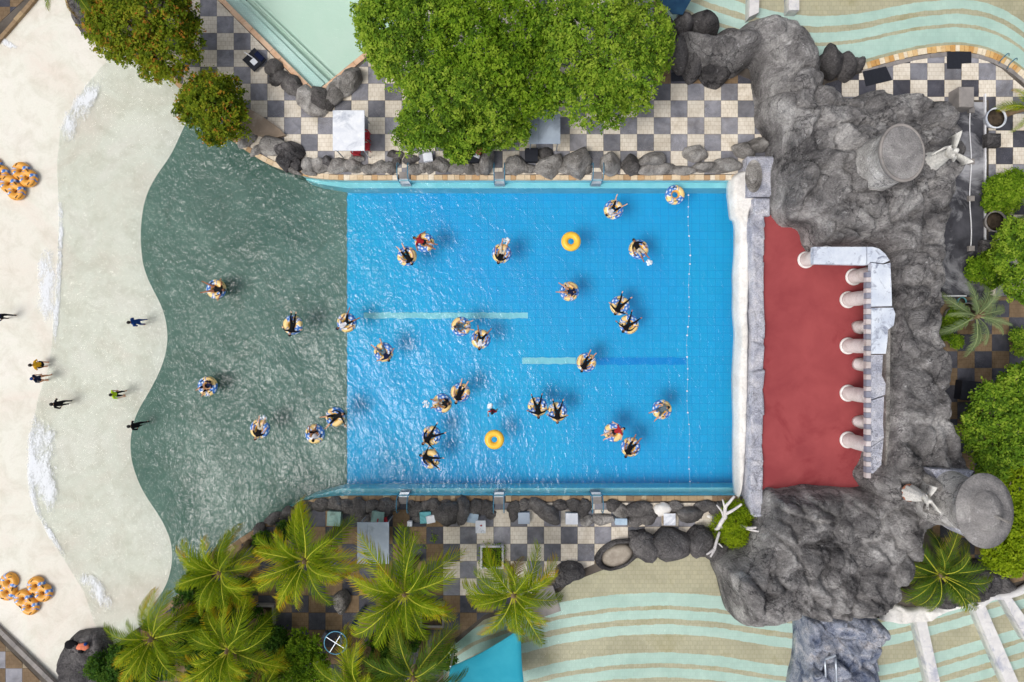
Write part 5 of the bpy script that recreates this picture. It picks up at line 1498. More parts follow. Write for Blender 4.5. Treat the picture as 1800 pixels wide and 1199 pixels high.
double_ring(44, 1060, -50, "orange double ring on the beach, lowest of the lower heap", z=0.28)

# ------------------------------------------------------------------ people
SK = {}
def skin(name, c):
    if name not in SK: SK[name] = plain(name, c, 0.55, 0.35, 0.06, 8)
    return SK[name]
skin_t = skin('skin_tan', L(206, 152, 118)); skin_l = skin('skin_light', L(224, 176, 146)); skin_d = skin('skin_brown', L(160, 108, 80))
CL = {k: plain('cloth_' + k, v, 0.85, 0.15, 0.18, 14, bump=0.1) for k, v in dict(black=L(24, 24, 28), navy=L(24, 32, 62), white=L(232, 232, 238), red=L(158, 40, 48), beige=L(216, 198, 178), grey=L(92, 108, 118), lime=L(190, 224, 30), yellow=L(226, 170, 40), blue=L(28, 66, 132), khaki=L(196, 186, 168), stone=L(224, 222, 216)).items()}
HAIR = plain('hair_black', (0.012, 0.010, 0.009), 0.5, 0.3)
HAIRB = plain('hair_brown', (0.06, 0.035, 0.02), 0.5, 0.3)

ZONES = ('head', 'torso', 'uarm', 'farm', 'hand', 'pelvis', 'thigh', 'shin', 'foot')
def fingers(w, d, side, up, v, e, r, flat=False):
    """palm and five fingers from the wrist w along d; side points to the thumb"""
    d = d.normalized(); side = (side - d * side.dot(d)).normalized(); nrm = d.cross(side)
    pi_ = len(v)
    palm = w + d * 0.075
    v.append(palm); r.append((0.042, 0.024)); 
    lens = (0.075, 0.085, 0.08, 0.062)
    for k, ln in enumerate(lens):
        o = (0.033 - 0.022 * k)
        b = palm + d * 0.05 + side * o
        m = b + d * ln * 0.5 - nrm * up * 0.012
        t = m + d * ln * 0.42 - nrm * up * 0.03
        i = len(v); v += [b, m, t]; r += [(0.0105, 0.0105), (0.0095, 0.0095), (0.007, 0.007)]
        e += [(pi_, i), (i, i + 1), (i + 1, i + 2)]
    b = palm + side * 0.052 - d * 0.02; t = b + side * 0.025 + d * 0.05
    i = len(v); v += [b, t]; r += [(0.013, 0.013), (0.009, 0.009)]
    e += [(pi_, i), (i, i + 1)]
    return pi_

def build_pose(J, name, hands=True):
    """J: joint -> Vector. One skinned surface; returns mesh with zone material slots, hair mesh, face mesh"""
    v, e, r, zone_of = [], [], [], []
    bones = []
    def vert(p, rad):
        v.append(Vector(p)); r.append(rad if isinstance(rad, tuple) else (rad, rad)); return len(v) - 1
    pel = vert(J['pelvis'], (0.155, 0.115)); bel = vert(J['pelvis'].lerp(J['chest'], 0.45), (0.15, 0.11)); che = vert(J['chest'], (0.175, 0.12))
    nb = vert(J['neck'], (0.055, 0.055)); hd0 = vert(J['neck'].lerp(J['head'], 0.55), (0.072, 0.078)); hd = vert(J['head'], (0.086, 0.098)); hv = (J['head'] - J['neck']).normalized(); ht = vert(J['head'] + hv * 0.085, (0.06, 0.068))
    e += [(pel, bel), (bel, che), (che, nb), (nb, hd0), (hd0, hd), (hd, ht)]
    bones += [('pelvis', J['pelvis'] - (J['chest'] - J['pelvis']) * 0.2, J['pelvis'].lerp(J['chest'], 0.25)), ('torso', J['pelvis'].lerp(J['chest'], 0.3), J['chest'].lerp(J['neck'], 0.6)), ('head', J['neck'].lerp(J['head'], 0.2), J['head'] + hv * 0.1)]
    for s in 'LR':
        sh = vert(J['sh' + s], 0.075); el = vert(J['el' + s], 0.048); um = vert(J['sh' + s].lerp(J['el' + s], 0.4), 0.06); fm = vert(J['el' + s].lerp(J['wr' + s], 0.35), 0.040); wr = vert(J['wr' + s], 0.028)
        e += [(che, sh), (sh, um), (um, el), (el, fm), (fm, wr)]
        bones += [('torso', J['chest'], J['sh' + s]), ('uarm', J['sh' + s].lerp(J['el' + s], 0.1), J['el' + s]), ('farm', J['el' + s], J['wr' + s])]
        dd = (J['wr' + s] - J['el' + s]).normalized()
        thumb = Vector((0, 0, 1)).cross(dd) * (1 if s == 'R' else -1)
        if thumb.length < 0.2: thumb = Vector((1, 0, 0))
        if hands:
            pi_ = fingers(J['wr' + s], dd, thumb, 1 if s == 'R' else -1, v, e, r)
            e.append((wr, pi_))
        else:
            pi_ = vert(J['wr' + s] + dd * 0.09, (0.04, 0.022)); e.append((wr, pi_)); 
        bones.append(('hand', J['wr' + s] + dd * 0.02, J['wr' + s] + dd * 0.22))
        hp = vert(J['hp' + s], (0.11, 0.10)); th = vert(J['hp' + s].lerp(J['kn' + s], 0.45), (0.088, 0.088)); kn = vert(J['kn' + s], 0.06); ca = vert(J['kn' + s].lerp(J['an' + s], 0.3), 0.056); an = vert(J['an' + s], 0.036)
        to = vert(J['to' + s], (0.042, 0.022)); he = vert(J['an' + s] + (J['an' + s] - J['kn' + s]).normalized() * 0.05 - (J['to' + s] - J['an' + s]) * 0.18, 0.034)
        tm = vert(J['an' + s].lerp(J['to' + s], 0.6) + (J['an' + s] - J['kn' + s]).normalized() * 0.02, (0.04, 0.03))
        e += [(pel, hp), (hp, th), (th, kn), (kn, ca), (ca, an), (an, he), (an, tm), (tm, to)]
        bones += [('pelvis', J['pelvis'], J['hp' + s]), ('thigh', J['hp' + s], J['kn' + s]), ('shin', J['kn' + s], J['an' + s]), ('foot', J['an' + s], J['to' + s])]
    me = bpy.data.meshes.new(name + "_cage"); me.from_pydata([tuple(p) for p in v], e, [])
    ob = bpy.data.objects.new(name + "_cage", me); COL.objects.link(ob)
    sk = ob.modifiers.new("skin", 'SKIN'); sk.use_smooth_shade = True; sk.branch_smoothing = 0.4
    sub = ob.modifiers.new("sub", 'SUBSURF'); sub.levels = 1; sub.render_levels = 1
    for i, q in enumerate(me.skin_vertices[0].data):
        q.radius = r[i]; q.use_root = (i == pel)
    dg = bpy.context.evaluated_depsgraph_get(); dg.update()
    out = bpy.data.meshes.new_from_object(ob.evaluated_get(dg)); out.name = name
    bpy.data.objects.remove(ob, do_unlink=True)
    out.materials.clear()
    for _ in ZONES: out.materials.append(skin_t)
    cen = np.zeros(len(out.polygons) * 3, np.float32); out.polygons.foreach_get('center', cen); cen = cen.reshape(-1, 3)
    best = np.full(len(cen), 1e9); zi = np.zeros(len(cen), np.int32)
    for zn, a, b in bones:
        a, b = np.array(a), np.array(b); ab = b - a
        t = np.clip(((cen - a) @ ab) / (ab @ ab + 1e-9), 0, 1)
        d = np.linalg.norm(cen - (a + t[:, None] * ab), axis=1)
        if zn in ('torso', 'pelvis'): d = d - 0.05
        w = d < best; best = np.where(w, d, best); zi = np.where(w, ZONES.index(zn), zi)
    out.polygons.foreach_set('material_index', zi); out.polygons.foreach_set('use_smooth', np.ones(len(cen), bool))
    # head frame: hv up the skull, fd facing
    fd = J['face']; fd = (fd - hv * fd.dot(hv)).normalized(); sd_ = hv.cross(fd)
    Mx = Matrix((sd_, fd, hv)).transposed()
    hc = J['head'] + hv * 0.015
    mb = MB()
    nu, nv_ = 16, 9; vs, fs = [], []
    for i in range(nv_):
        ph = (i / (nv_ - 1)) * math.pi * 0.62
        for k in range(nu):
            th = 2 * math.pi * k / nu
            q = Vector((0.098 * math.sin(ph) * math.cos(th), 0.112 * math.sin(ph) * math.sin(th), 0.115 * math.cos(ph)))
            if q.y > 0.045 and q.z < 0.055: q = Vector((q.x, 0.045, q.z)) * 0.8
            vs.append(hc + Mx @ (q + Vector((0, -0.012, 0.012))))
    for i in range(nv_ - 1):
        for k in range(nu): fs.append((i * nu + k, i * nu + (k + 1) % nu, (i + 1) * nu + (k + 1) % nu, (i + 1) * nu + k))
    mb.add(vs, fs); hair = mb.mesh("hair", HAIR, True)
    mb = MB()
    mb.lathe([(0.022, 0), (0.014, 0.022), (0.004, 0.03)], hc + Mx @ Vector((0, 0.088, -0.012)), 6, M=Mx @ Matrix.Rotation(R(-90), 3, 'X'))
    for sx in (-0.034, 0.034): mb.lathe([(0.014, 0), (0.011, 0.007), (0.003, 0.01)], hc + Mx @ Vector((sx, 0.083, 0.012)), 6, M=Mx @ Matrix.Rotation(R(-90), 3, 'X'), mi=1)
    mb.lathe([(0.026, 0), (0.02, 0.008), (0.004, 0.01)], hc + Mx @ Vector((0, 0.08, -0.052)), 8, sx=1, sy=0.35, M=Mx @ Matrix.Rotation(R(-90), 3, 'X'), mi=2)
    for sx in (-0.092, 0.092): mb.lathe([(0.02, -0.01), (0.024, 0), (0.012, 0.012)], hc + Mx @ Vector((sx, 0.0, -0.01)), 7, sx=0.7, sy=1.2, M=Mx @ Matrix.Rotation(R(90), 3, 'Y'))
    face = mb.mesh("face", [skin_t, M['black'], SK['skin_brown']], True)
    return out, hair, face

def V3(*a): return Vector(a)
def recline(legs=0.14, kneez=0.46, arms='side', sit=0.0, ankle_z=0.36, kb=0.0, asym=0.0, headturn=0.0):
    """floating on a ring centred at the origin, legs towards +x"""
    J = {}
    J['pelvis'] = V3(-0.02, 0, 0.16)
    ch = V3(-0.36 + 0.16 * sit, 0, 0.36 + 0.12 * sit)
    J['chest'] = ch
    J['neck'] = ch + V3(-0.15 + 0.07 * sit, 0, 0.10 + 0.06 * sit)
    J['head'] = J['neck'] + V3(-0.12 + 0.09 * sit, 0.03 * headturn, 0.10 + 0.05 * sit)
    J['face'] = V3(0.55, 0.3 * headturn, 0.8)
    for s, sg in (('L', 1), ('R', -1)):
        k = legs * (1 + asym * sg)
        J['hp' + s] = V3(0.05, sg * 0.10, 0.17)
        J['kn' + s] = V3(0.40 - kb * 0.12, sg * (0.10 + k * 0.5), kneez + kb * 0.12)
        J['an' + s] = V3(0.76 - kb * 0.2 - 0.08 * asym * sg, sg * (0.09 + k), ankle_z)
        J['to' + s] = J['an' + s] + V3(0.10, sg * 0.03, 0.12)
        J['sh' + s] = ch + V3(-0.05, sg * 0.19, 0.03)
        if arms == 'side':
            J['el' + s] = V3(-0.20 + 0.1 * sit, sg * 0.36, 0.40); J['wr' + s] = V3(0.06, sg * 0.42, 0.36)
        elif arms == 'out':
            J['el' + s] = V3(-0.34, sg * 0.40, 0.38); J['wr' + s] = V3(-0.26, sg * 0.58, 0.30)
        elif arms == 'back':
            J['el' + s] = V3(-0.42, sg * 0.38, 0.40); J['wr' + s] = V3(-0.30, sg * 0.54, 0.33)
        elif arms == 'one':
            if sg > 0: J['el' + s] = V3(-0.44, 0.42, 0.42); J['wr' + s] = V3(-0.44, 0.66, 0.36)
            else: J['el' + s] = V3(-0.22, -0.36, 0.40); J['wr' + s] = V3(0.04, -0.40, 0.36)
        elif arms == 'lap':
            J['el' + s] = V3(-0.22 + 0.1 * sit, sg * 0.30, 0.42); J['wr' + s] = V3(0.02 + 0.1 * sit, sg * 0.14, 0.42)
    return J
def standing(stride=0.12, arm=0.12, stoop=0.0, crouch=0.0):
    J = {}
    h = 0.92 - 0.38 * crouch
    J['pelvis'] = V3(0, 0, h); J['chest'] = V3(0.05 + 0.25 * stoop, 0, h + 0.36 - 0.06 * stoop); J['neck'] = J['chest'] + V3(0.02 + 0.08 * stoop, 0, 0.17 - 0.03 * stoop); J['head'] = J['neck'] + V3(0.03 + 0.05 * stoop, 0, 0.13)
    J['face'] = V3(1, 0, -0.1 - stoop)
    for s, sg in (('L', 1), ('R', -1)):
        J['hp' + s] = V3(0, sg * 0.10, h - 0.04)
        J['kn' + s] = V3(0.06 + sg * stride * 0.6 + 0.32 * crouch, sg * (0.11 + 0.08 * crouch), 0.48 - 0.06 * crouch)
        J['an' + s] = V3(sg * stride - 0.03 + 0.05 * crouch, sg * 0.11, 0.09)
        J['to' + s] = J['an' + s] + V3(0.15, sg * 0.02, -0.06)
        J['sh' + s] = J['chest'] + V3(0, sg * 0.20, 0.08)
        J['el' + s] = J['chest'] + V3(-0.04 - sg * arm * 0.7, sg * 0.25, -0.20); J['wr' + s] = J['chest'] + V3(0.12 - sg * arm * 0.9, sg * 0.22, -0.42)
        if crouch: J['wr' + s] = J['kn' + s] + V3(0.02, sg * 0.03, 0.08); J['el' + s] = J['sh' + s].lerp(J['wr' + s], 0.5) + V3(-0.05, sg * 0.1, 0)
    return J
def blessing(both=False):
    J = standing(0.04, 0.05)
    for s, sg in (('L', 1), ('R', -1)):
        if sg > 0 or both: J['el' + s] = J['chest'] + V3(0.16, sg * 0.30, 0.22); J['wr' + s] = J['chest'] + V3(0.26, sg * 0.26, 0.50)
    return J
POSES = {}
for nm, J in (('R0', recline(0.10)), ('R1', recline(0.24, arms='out')), ('R2', recline(0.16, kneez=0.52, kb=0.8, arms='lap', sit=0.6)), ('R3', recline(0.28, arms='one', asym=0.3)), ('R4', recline(0.20, kneez=0.5, sit=1.0, arms='side')),
              ('R5', recline(0.06, arms='back')), ('R6', recline(0.34, kneez=0.5, arms='side', asym=0.35, headturn=1)), ('R7', recline(0.12, kneez=0.54, kb=1.4, sit=1.0, arms='lap', ankle_z=0.34)),
              ('S0', standing(0.16)), ('S1', standing(0.08, 0.2)), ('S2', standing(0.22, 0.18, 0.15)), ('S3', standing(0.05, 0.1, 0.5, 0.9)), ('S4', standing(0.10, 0.05, 0.3)), ('A0', blessing()), ('A1', blessing(True))):
    POSES[nm] = build_pose(J, "person")
def person(pose, label, loc, rz, sk=None, top='black', sleeve='skin', bottom='black', leg='skin', hair=HAIR, cap=None, scale=1.0, mirror=False, group=None, name="person", foot=None, cat="person", tilt=None):
    body, hr, fc = POSES[pose]
    sk = sk or skin_t
    g = lambda k: sk if k == 'skin' else CL[k]
    o = bpy.data.objects.new(name, body); o.location = loc; o.rotation_euler = tilt if tilt is not None else (0, 0, rz)
    o.scale = (scale, -scale if mirror else scale, scale)
    COL.objects.link(o); tag(o, label, cat, group)
    slv = {'skin': (sk, sk), 'short': (g(top), sk), 'long': (g(top), g(top))}[sleeve]
    lg = {'skin': (sk, sk), 'short': (g(bottom), sk), 'long': (g(bottom), g(bottom))}[leg]
    setmats(o, [sk, g(top), slv[0], slv[1], sk, g(bottom), lg[0], lg[1], sk if foot is None else g(foot)])
    h = inst("hair" if cap is None else "cap", hr, o); h.material_slots[0].link = 'OBJECT'; h.material_slots[0].material = hair if cap is None else CL[cap]
    f = inst("face", fc, o); f.material_slots[0].link = 'OBJECT'; f.material_slots[0].material = sk
    return o

RID = [ # px, py, legs towards (deg, image up = 90), pose, top, sleeve, bottom, leg, cap, person label, ring label
 (379, 508, 172, 'R1', 'black', 'skin', 'black', 'skin', None, "person in black swimwear with spread arms, feet left, in the dark green water's upper part", "printed ring in the dark green water under the person with spread arms"),
 (514, 571, 82, 'R5', 'black', 'long', 'black', 'long', None, "person in full black suit, feet up, on the green water left of the blue edge", "printed ring on the green water under the full black suit"),
 (609, 567, 40, 'R6', 'white', 'short', 'black', 'short', 'navy', "person in white shirt and navy cap floating on the green-blue boundary line", "printed ring lying across the green-blue boundary line"),
 (364, 679, 222, 'R2', 'navy', 'short', 'black', 'short', None, "person in dark shirt, feet down left, leftmost rider of all in the green water", "printed ring furthest left on the water"),
 (456, 754, 74, 'R0', 'black', 'short', 'khaki', 'short', None, "person in black shirt and pale shorts splashing in the green water", "printed ring in the green water below a foot splash"),
 (553, 763, 100, 'R7', 'white', 'short', 'black', 'short', None, "person in white shirt sitting upright in a ring, green water near the lower rim", "printed ring in the green water under the upright white shirt"),
 (589, 733, 200, 'R3', 'black', 'long', 'black', 'short', None, "person in black just left of the blue edge, feet left, one arm flung up", "printed ring touching the blue edge from the left, lower part"),
 (715, 450, 124, 'R0', 'black', 'skin', 'black', 'short', None, "person in black, feet up left, left of the upper red shirt", "printed ring left of the ring with the upper red shirt"),
 (746, 426, -22, 'R5', 'red', 'short', 'black', 'skin', None, "person in red shirt in the upper left of the blue water", "printed ring under the upper red shirt"),
 (882, 445, 72, 'R0', 'black', 'short', 'khaki', 'short', None, "person in black shirt and pale shorts splashing left of the upper plain yellow ring", "printed ring left of the upper plain yellow ring"),
 (1079, 368, 42, 'R6', 'white', 'short', 'black', 'short', None, "person in white shirt and black shorts at the top of the blue water", "printed ring under the white shirt at the top of the blue water"),
 (1123, 438, -56, 'R0', 'black', 'short', 'khaki', 'short', None, "person in black shirt and pale shorts and feet down right, near the float line", "printed ring below the empty printed one, near the float line"),
 (1001, 512, 163, 'R4', 'navy', 'skin', 'black', 'skin', None, "person in dark swimwear sitting in a ring below the upper plain yellow ring, feet left", "printed ring straight below the upper plain yellow ring"),
 (1090, 537, 58, 'R1', 'black', 'long', 'black', 'long', None, "person in full black suit, upper one of the pair right of the pool's middle", "printed ring of the upper one of the black-suited pair, right of the middle"),
 (1106, 570, 48, 'R3', 'black', 'long', 'black', 'long', None, "person in full black suit, lower one of the pair right of the pool's middle", "printed ring of the lower one of the black-suited pair, right of the middle"),
 (1031, 637, 58, 'R0', 'black', 'skin', 'black', 'short', None, "person in black floating on the right-hand lane stripe", "printed ring covering the right-hand lane stripe"),
 (810, 574, 6, 'R4', 'grey', 'skin', 'grey', 'short', None, "person with black hair and grey shorts just below the left lane stripe, feet right", "printed ring just below the left lane stripe"),
 (845, 596, 80, 'R6', 'white', 'short', 'black', 'short', None, "person in white shirt and black shorts below the left lane stripe, feet up", "printed ring under the white shirt below the left lane stripe"),
 (674, 619, 126, 'R1', 'navy', 'short', 'grey', 'short', None, "person in navy shirt and grey shorts in the left of the blue water", "printed ring under the navy shirt and grey shorts"),
 (809, 690, 68, 'R0', 'black', 'skin', 'black', 'short', None, "person in black with bare legs up, upper right of two touching rings", "printed ring, upper right of two touching ones left of the swimmer"),
 (777, 709, 181, 'R2', 'black', 'short', 'khaki', 'short', None, "person in black shirt and pale shorts splashing leftwards, lower left of two touching rings", "printed ring, lower left of two touching ones left of the swimmer"),
 (758, 766, 44, 'R3', 'black', 'long', 'black', 'long', None, "person in full black suit, upper one of the pair holding hands at the lower left", "printed ring of the upper one of the hand-holding pair, lower left"),
 (756, 807, -26, 'R3', 'black', 'long', 'black', 'long', None, "person in full black suit, lower one of the pair holding hands at the lower left", "printed ring of the lower one of the hand-holding pair, lower left"),
 (945, 715, 94, 'R1', 'black', 'long', 'black', 'long', None, "person in full black suit, left one of the pair below the pool's middle", "printed ring, left one of the black-suited pair below the middle"),
 (980, 724, 88, 'R1', 'black', 'long', 'black', 'long', None, "person in full black suit, right one of the pair below the pool's middle", "printed ring, right one of the black-suited pair below the middle"),
 (1079, 760, 204, 'R5', 'red', 'short', 'black', 'skin', None, "person in red shirt in the lower right of the blue water", "printed ring under the lower red shirt"),
 (1109, 786, 56, 'R0', 'black', 'skin', 'black', 'short', None, "person in black with bare legs, lowest rider on the right", "printed ring lowest on the right of the blue water"),
 (1164, 720, 214, 'R4', 'grey', 'skin', 'grey', 'short', None, "person with dark hair and grey shorts nearest the float line, feet down left", "printed ring nearest the float line in the lower half")]
for i, (px, py, a, pose, tp_, sl_, bt, lg_, cap, pl, rl) in enumerate(RID):
    swim_ring(px, py, a + random.uniform(90, 270), rl)
    c = P(px, py, 0.3)
    person(pose, pl, (c.x, c.y, 0.03), R(a), [skin_t, skin_l, skin_d][i % 3 if i else 2], tp_, sl_, bt, lg_, cap=cap, scale=random.uniform(0.86, 0.94), mirror=i % 2 == 1, group="people floating on swim rings", hair=HAIR if i % 4 else HAIRB)
swim_ring(1187, 342, 30, "empty printed ring at the top of the float line")
swim_ring(1004, 424, 0, "plain yellow empty ring in the upper half of the blue water", "plain yellow rings", True)
swim_ring(869, 773, 0, "plain yellow empty ring in the lower half of the blue water", "plain yellow rings", True)

def stand(pose, px, py, rz, label, **kw):
    z = max(float(floor_z(px, py)), -0.6)
    person(pose, label, P(px, py, z), R(rz), scale=0.96, group="people wading or walking on the beach", **kw)
stand('S2', 22, 557, 175, "person in dark clothes at the left edge of the beach", top='navy', sleeve='long', bottom='black', leg='long')
stand('S3', 86, 640, 185, "crouching person in yellow top at the waterline", top='yellow', sleeve='short', bottom='black', leg='short')
stand('S0', 86, 664, 20, "person in navy top and blue cap with bare legs at the waterline", top='navy', sleeve='short', bottom='navy', leg='skin', cap='blue')
stand('S1', 124, 707, 170, "person in black clothes wading just below the waterline pair", top='black', sleeve='long', bottom='black', leg='long', foot='stone')
stand('S1', 219, 691, 10, "wading person in neon lime top", top='lime', sleeve='short', bottom='black', leg='long')
stand('S4', 257, 566, 200, "wading person in blue clothes near the dark floor's edge", top='blue', sleeve='long', bottom='blue', leg='long')
stand('S2', 256, 744, 180, "wading person in black on the dark floor's edge", top='black', sleeve='long', bottom='black', leg='long')
# swimmer with only head and shoulders above the water
c = P(866, 722, 0.0)
person('S1', "swimmer with dark hair up to the shoulders in the blue water", (c.x, c.y, -1.30), R(260), skin_t, 'red', 'skin', 'black', 'skin')

# splashes where feet kick
M['splash'] = plain('splash_foam', (0.82, 0.9, 0.98), 0.9, 0.2, 0.05)
def splash(px, py, r, seed, label):
    rr = random.Random(seed); mb = MB()
    for i in range(26):
        a = rr.uniform(0, 6.28); d = r / 30 * rr.random() ** 0.6
        q = P(px, py, 0.05) + V3(math.cos(a) * d, math.sin(a) * d, rr.uniform(0, 0.12))
        s = rr.uniform(0.02, 0.085)
        mb.lathe([(s * 0.3, -s * 0.5), (s, 0), (s * 0.5, s * 0.7), (s * 0.05, s * 0.85)], q, 6, sx=rr.uniform(.6, 1.6), sy=rr.uniform(.6, 1.4), M=Matrix.Rotation(rr.uniform(0, 3), 3, 'Z'))
    tag(mb.obj("splash", M['splash'], smooth=True), label, "splash", kind='stuff')
splash(463, 735, 6, 1, "white splash at the feet in the green water")
splash(890, 425, 6, 2, "white splash left of the upper plain yellow ring")
splash(1140, 461, 5, 3, "white splash right of the upper plain yellow ring")
splash(749, 711, 6, 4, "white splash left of two touching rings")
splash(862, 713, 4, 5, "small splash behind the swimmer")

# float line
fl = empty("float_line", (0, 0, 0)); tag(fl, "line of small white floats across the deep end", "float line")
mb = MB(); ys = list(range(336, 872, 6))
mb.tube([P(1210 + 2.2 * math.sin(y * 0.017) + 1.2 * math.sin(y * .06), y, -0.03) for y in ys], 0.007, 5); M['rope'] = plain('rope', (0.5, 0.62, 0.68), 0.8); mb.obj("rope", M['rope'], fl)
bu = MB(); bu.lathe([(0.02, -0.07), (0.065, -0.04), (0.08, 0.0), (0.065, 0.04), (0.02, 0.07)], n=10, M=Matrix.Rotation(R(90), 3, 'X')); bu = bu.mesh("float", M['whitepaint'], True)
y = 343.0; k = 0
while y < 858:
    inst("float", bu, fl, P(1210 + 2.2 * math.sin(y * 0.017) + 1.2 * math.sin(y * .06), y, 0.0), (0, 0, random.uniform(-.4, .4)), random.choice((0.4, 0.55, 0.7)))
    y += random.uniform(15, 22); k += 1

# ------------------------------------------------------------------ statues on the towers
def angel(pose, px, py, z, rz, label, sc):
    o = person(pose, label, P(px, py, z), R(rz), None, 'stone', 'long', 'stone', 'long', name="statue", cat="statue", scale=sc)
    o["group"] = "winged statues"
    setmats(o, [CL['stone']] * 9)
    for ch in o.children:
        for s in ch.material_slots: s.link = 'OBJECT'; s.material = CL['stone']
    mb = MB(); prof = [(0.40, 0.02), (0.36, 0.3), (0.26, 0.7), (0.19, 1.0), (0.2, 1.2)]
    vs, fs, n = [], [], 28
    for r, h in prof:
        for k in range(n):
            t = 2 * math.pi * k / n; q = r * (1 + 0.10 * math.sin(t * 9 + h) * (1.25 - h))
            vs.append((q * math.cos(t), q * 0.9 * math.sin(t), h))
    for i in range(len(prof) - 1):
        for k in range(n): fs.append((i * n + k, i * n + (k + 1) % n, (i + 1) * n + (k + 1) % n, (i + 1) * n + k))
    mb.add(vs, fs); mb.obj("robe", CL['stone'], o, True)
    for sg in (1, -1):
        mb = MB(); vs, fs = [], []
        for k in range(10):
            t = k / 9
            a = V3(-0.16 - 0.12 * t, sg * (0.08 + 0.5 * math.sin(t * 1.9)), 1.30 + 0.45 * math.sin(t * 2.4)); b = a + V3(-0.05, sg * (0.05 - 0.1 * t), -0.35 - 0.45 * t)
            vs += [a + V3(.02, 0, 0), b + V3(.012, 0, 0), b - V3(.012, 0, 0), a - V3(.02, 0, 0)]
        for k in range(9):
            for j in range(4): fs.append((k * 4 + j, k * 4 + (j + 1) % 4, k * 4 + 4 + (j + 1) % 4, k * 4 + 4 + j))
        fs += [(3, 2, 1, 0), (36, 37, 38, 39)]
        mb.add(vs, fs); mb.obj("wing", CL['stone'], o, True)
    mb = MB(); mb.lathe([(0.42, 0), (0.40, 0.03), (0.36, 0.05)], n=18); mb.obj("plinth", M['teracotta2'], o)
    return o
M['teracotta2'] = plain('terracotta', L(150, 104, 84), 0.9, 0.1, 0.2)
angel('A0', 1634, 285, 3.6, 200, "white robed winged statue with raised arm beside the round tower", 1.45)
angel('A1', 1600, 866, 3.9, 190, "white robed winged statue with both arms raised in the niche of the brimmed tower", 1.15)
# ------------------------------------------------------------------ furniture and small things
M['zinc'] = surf('grey_sheet_metal', L(150, 162, 178), L(168, 180, 194), 1.2, 6, 0.6, c3=L(112, 120, 130), s3=0.5, spec=0.4)
M['whiteboard'] = surf('white_panel', L(216, 220, 228), L(236, 238, 242), 2.0, 6, 0.6, c3=L(178, 184, 196), s3=0.9)
M['teal'] = surf('teal_paint', L(92, 168, 178), L(126, 190, 196), 2.0, 5, 0.7, c3=L(70, 120, 124), s3=0.8)
M['mint'] = surf('faded_mint', L(126, 158, 152), L(150, 178, 170), 2.0, 5, 0.7, c3=L(96, 116, 110), s3=0.8)
M['paleblue'] = surf('pale_blue', L(150, 172, 194), L(186, 206, 220), 2.0, 5, 0.7)
M['redplastic'] = plain('red_plastic', L(168, 44, 54), 0.45)
M['dark'] = plain('dark_cover', (0.02, 0.022, 0.03), 0.6)
M['bluesteel'] = plain('blue_steel', L(70, 130, 158), 0.35, 0.5, 0.1, metal=0.3)
M['teracotta'] = plain('brick', L(176, 110, 80), 0.9, 0.2, 0.2)

def shelter(label, q, z, mat, seam=True):
    """flat panel roof on four posts; q corner px (x0, y0, x1, y1)"""
    t = empty("shelter", (0, 0, 0)); tag(t, label, "shelter", "flat roofed poolside shelters")
    x0, y0, x1, y1 = q
    c = P((x0 + x1) / 2, (y0 + y1) / 2, z); w, d = (x1 - x0) / pm(z), (y1 - y0) / pm(z)
    if seam:
        mb = MB(); mb.bevbox((c.x - w * 0.34 / 1.0 + 0.0, c.y, z), (w * 0.32, d, 0.05), 0.01); mb.obj("roof_panel", mat, t)
        mb = MB(); mb.bevbox((c.x + w * 0.162, c.y, z + 0.012), (w * 0.676, d, 0.05), 0.01); mb.obj("roof_panel", mat, t)
    else:
        mb = MB(); mb.bevbox((c.x, c.y, z), (w, d, 0.06), 0.015); mb.obj("roof_panel", mat, t)
    for sx in (-1, 1):
        for sy in (-1, 1):
            mb = MB(); mb.tube([(c.x + sx * (w / 2 - .12), c.y + sy * (d / 2 - .12), 0.3), (c.x + sx * (w / 2 - .12), c.y + sy * (d / 2 - .12), z - 0.03)], 0.035, 8); mb.obj("post", M['steel'], t)
    mb = MB(); mb.bevbox((c.x, c.y, 0.72), (w * 0.7, d * 0.4, 0.05), 0.01); mb.obj("counter", M['mint'], t)
    return t
shelter("white flat shelter roof on the upper pavement", (585, 194, 641, 265), 2.2, M['whiteboard'], False)
shelter("grey flat shelter roof under the big grove", (929, 194, 985, 253), 2.2, M['zinc'])
shelter("grey flat shelter roof beside the palms on the lower pavement", (628, 918, 684, 991), 2.2, M['zinc'])

def ladder(px, top, label):
    t = empty("pool_ladder", P(px, 313 if top else 875, 0.3)); s = 1 if top else -1
    t.location = (P(px, 0, 0.3).x, P(px, 316 if top else 872, 0.3).y, 0); t.rotation_euler = (0, 0, 0 if top else math.pi)
    tag(t, label, "ladder", "ladders round the wave pool")
    for sx in (-0.3, 0.3):
        mb = MB(); mb.tube(smooth_path([(sx, 0.85, 0.3), (sx, 0.82, 0.95), (sx, 0.5, 1.15), (sx, 0.02, 1.0), (sx, -0.12, 0.5), (sx, -0.12, -1.0)], 6), 0.028, 8); mb.obj("rail", M['bluesteel'], t, True)
    for k, z in enumerate((0.32, 0.08, -0.18, -0.45)):
        mb = MB(); mb.bevbox((0, -0.08 - 0.02 * k if k else 0.08, z), (0.58, 0.16, 0.03), 0.006); mb.obj("step", M['steel'], t)
    mb = MB(); mb.box((0, 0.25, 0.335), (0.6, 0.4, 0.02)); mb.obj("step", M['kerb'], t)
for x, w in ((711, "leftmost"), (878, "middle"), (1049, "rightmost")):
    ladder(x, True, w + " of three steel ladders on the upper pool edge"); ladder(x - 1, False, w + " of three steel ladders on the lower pool edge")

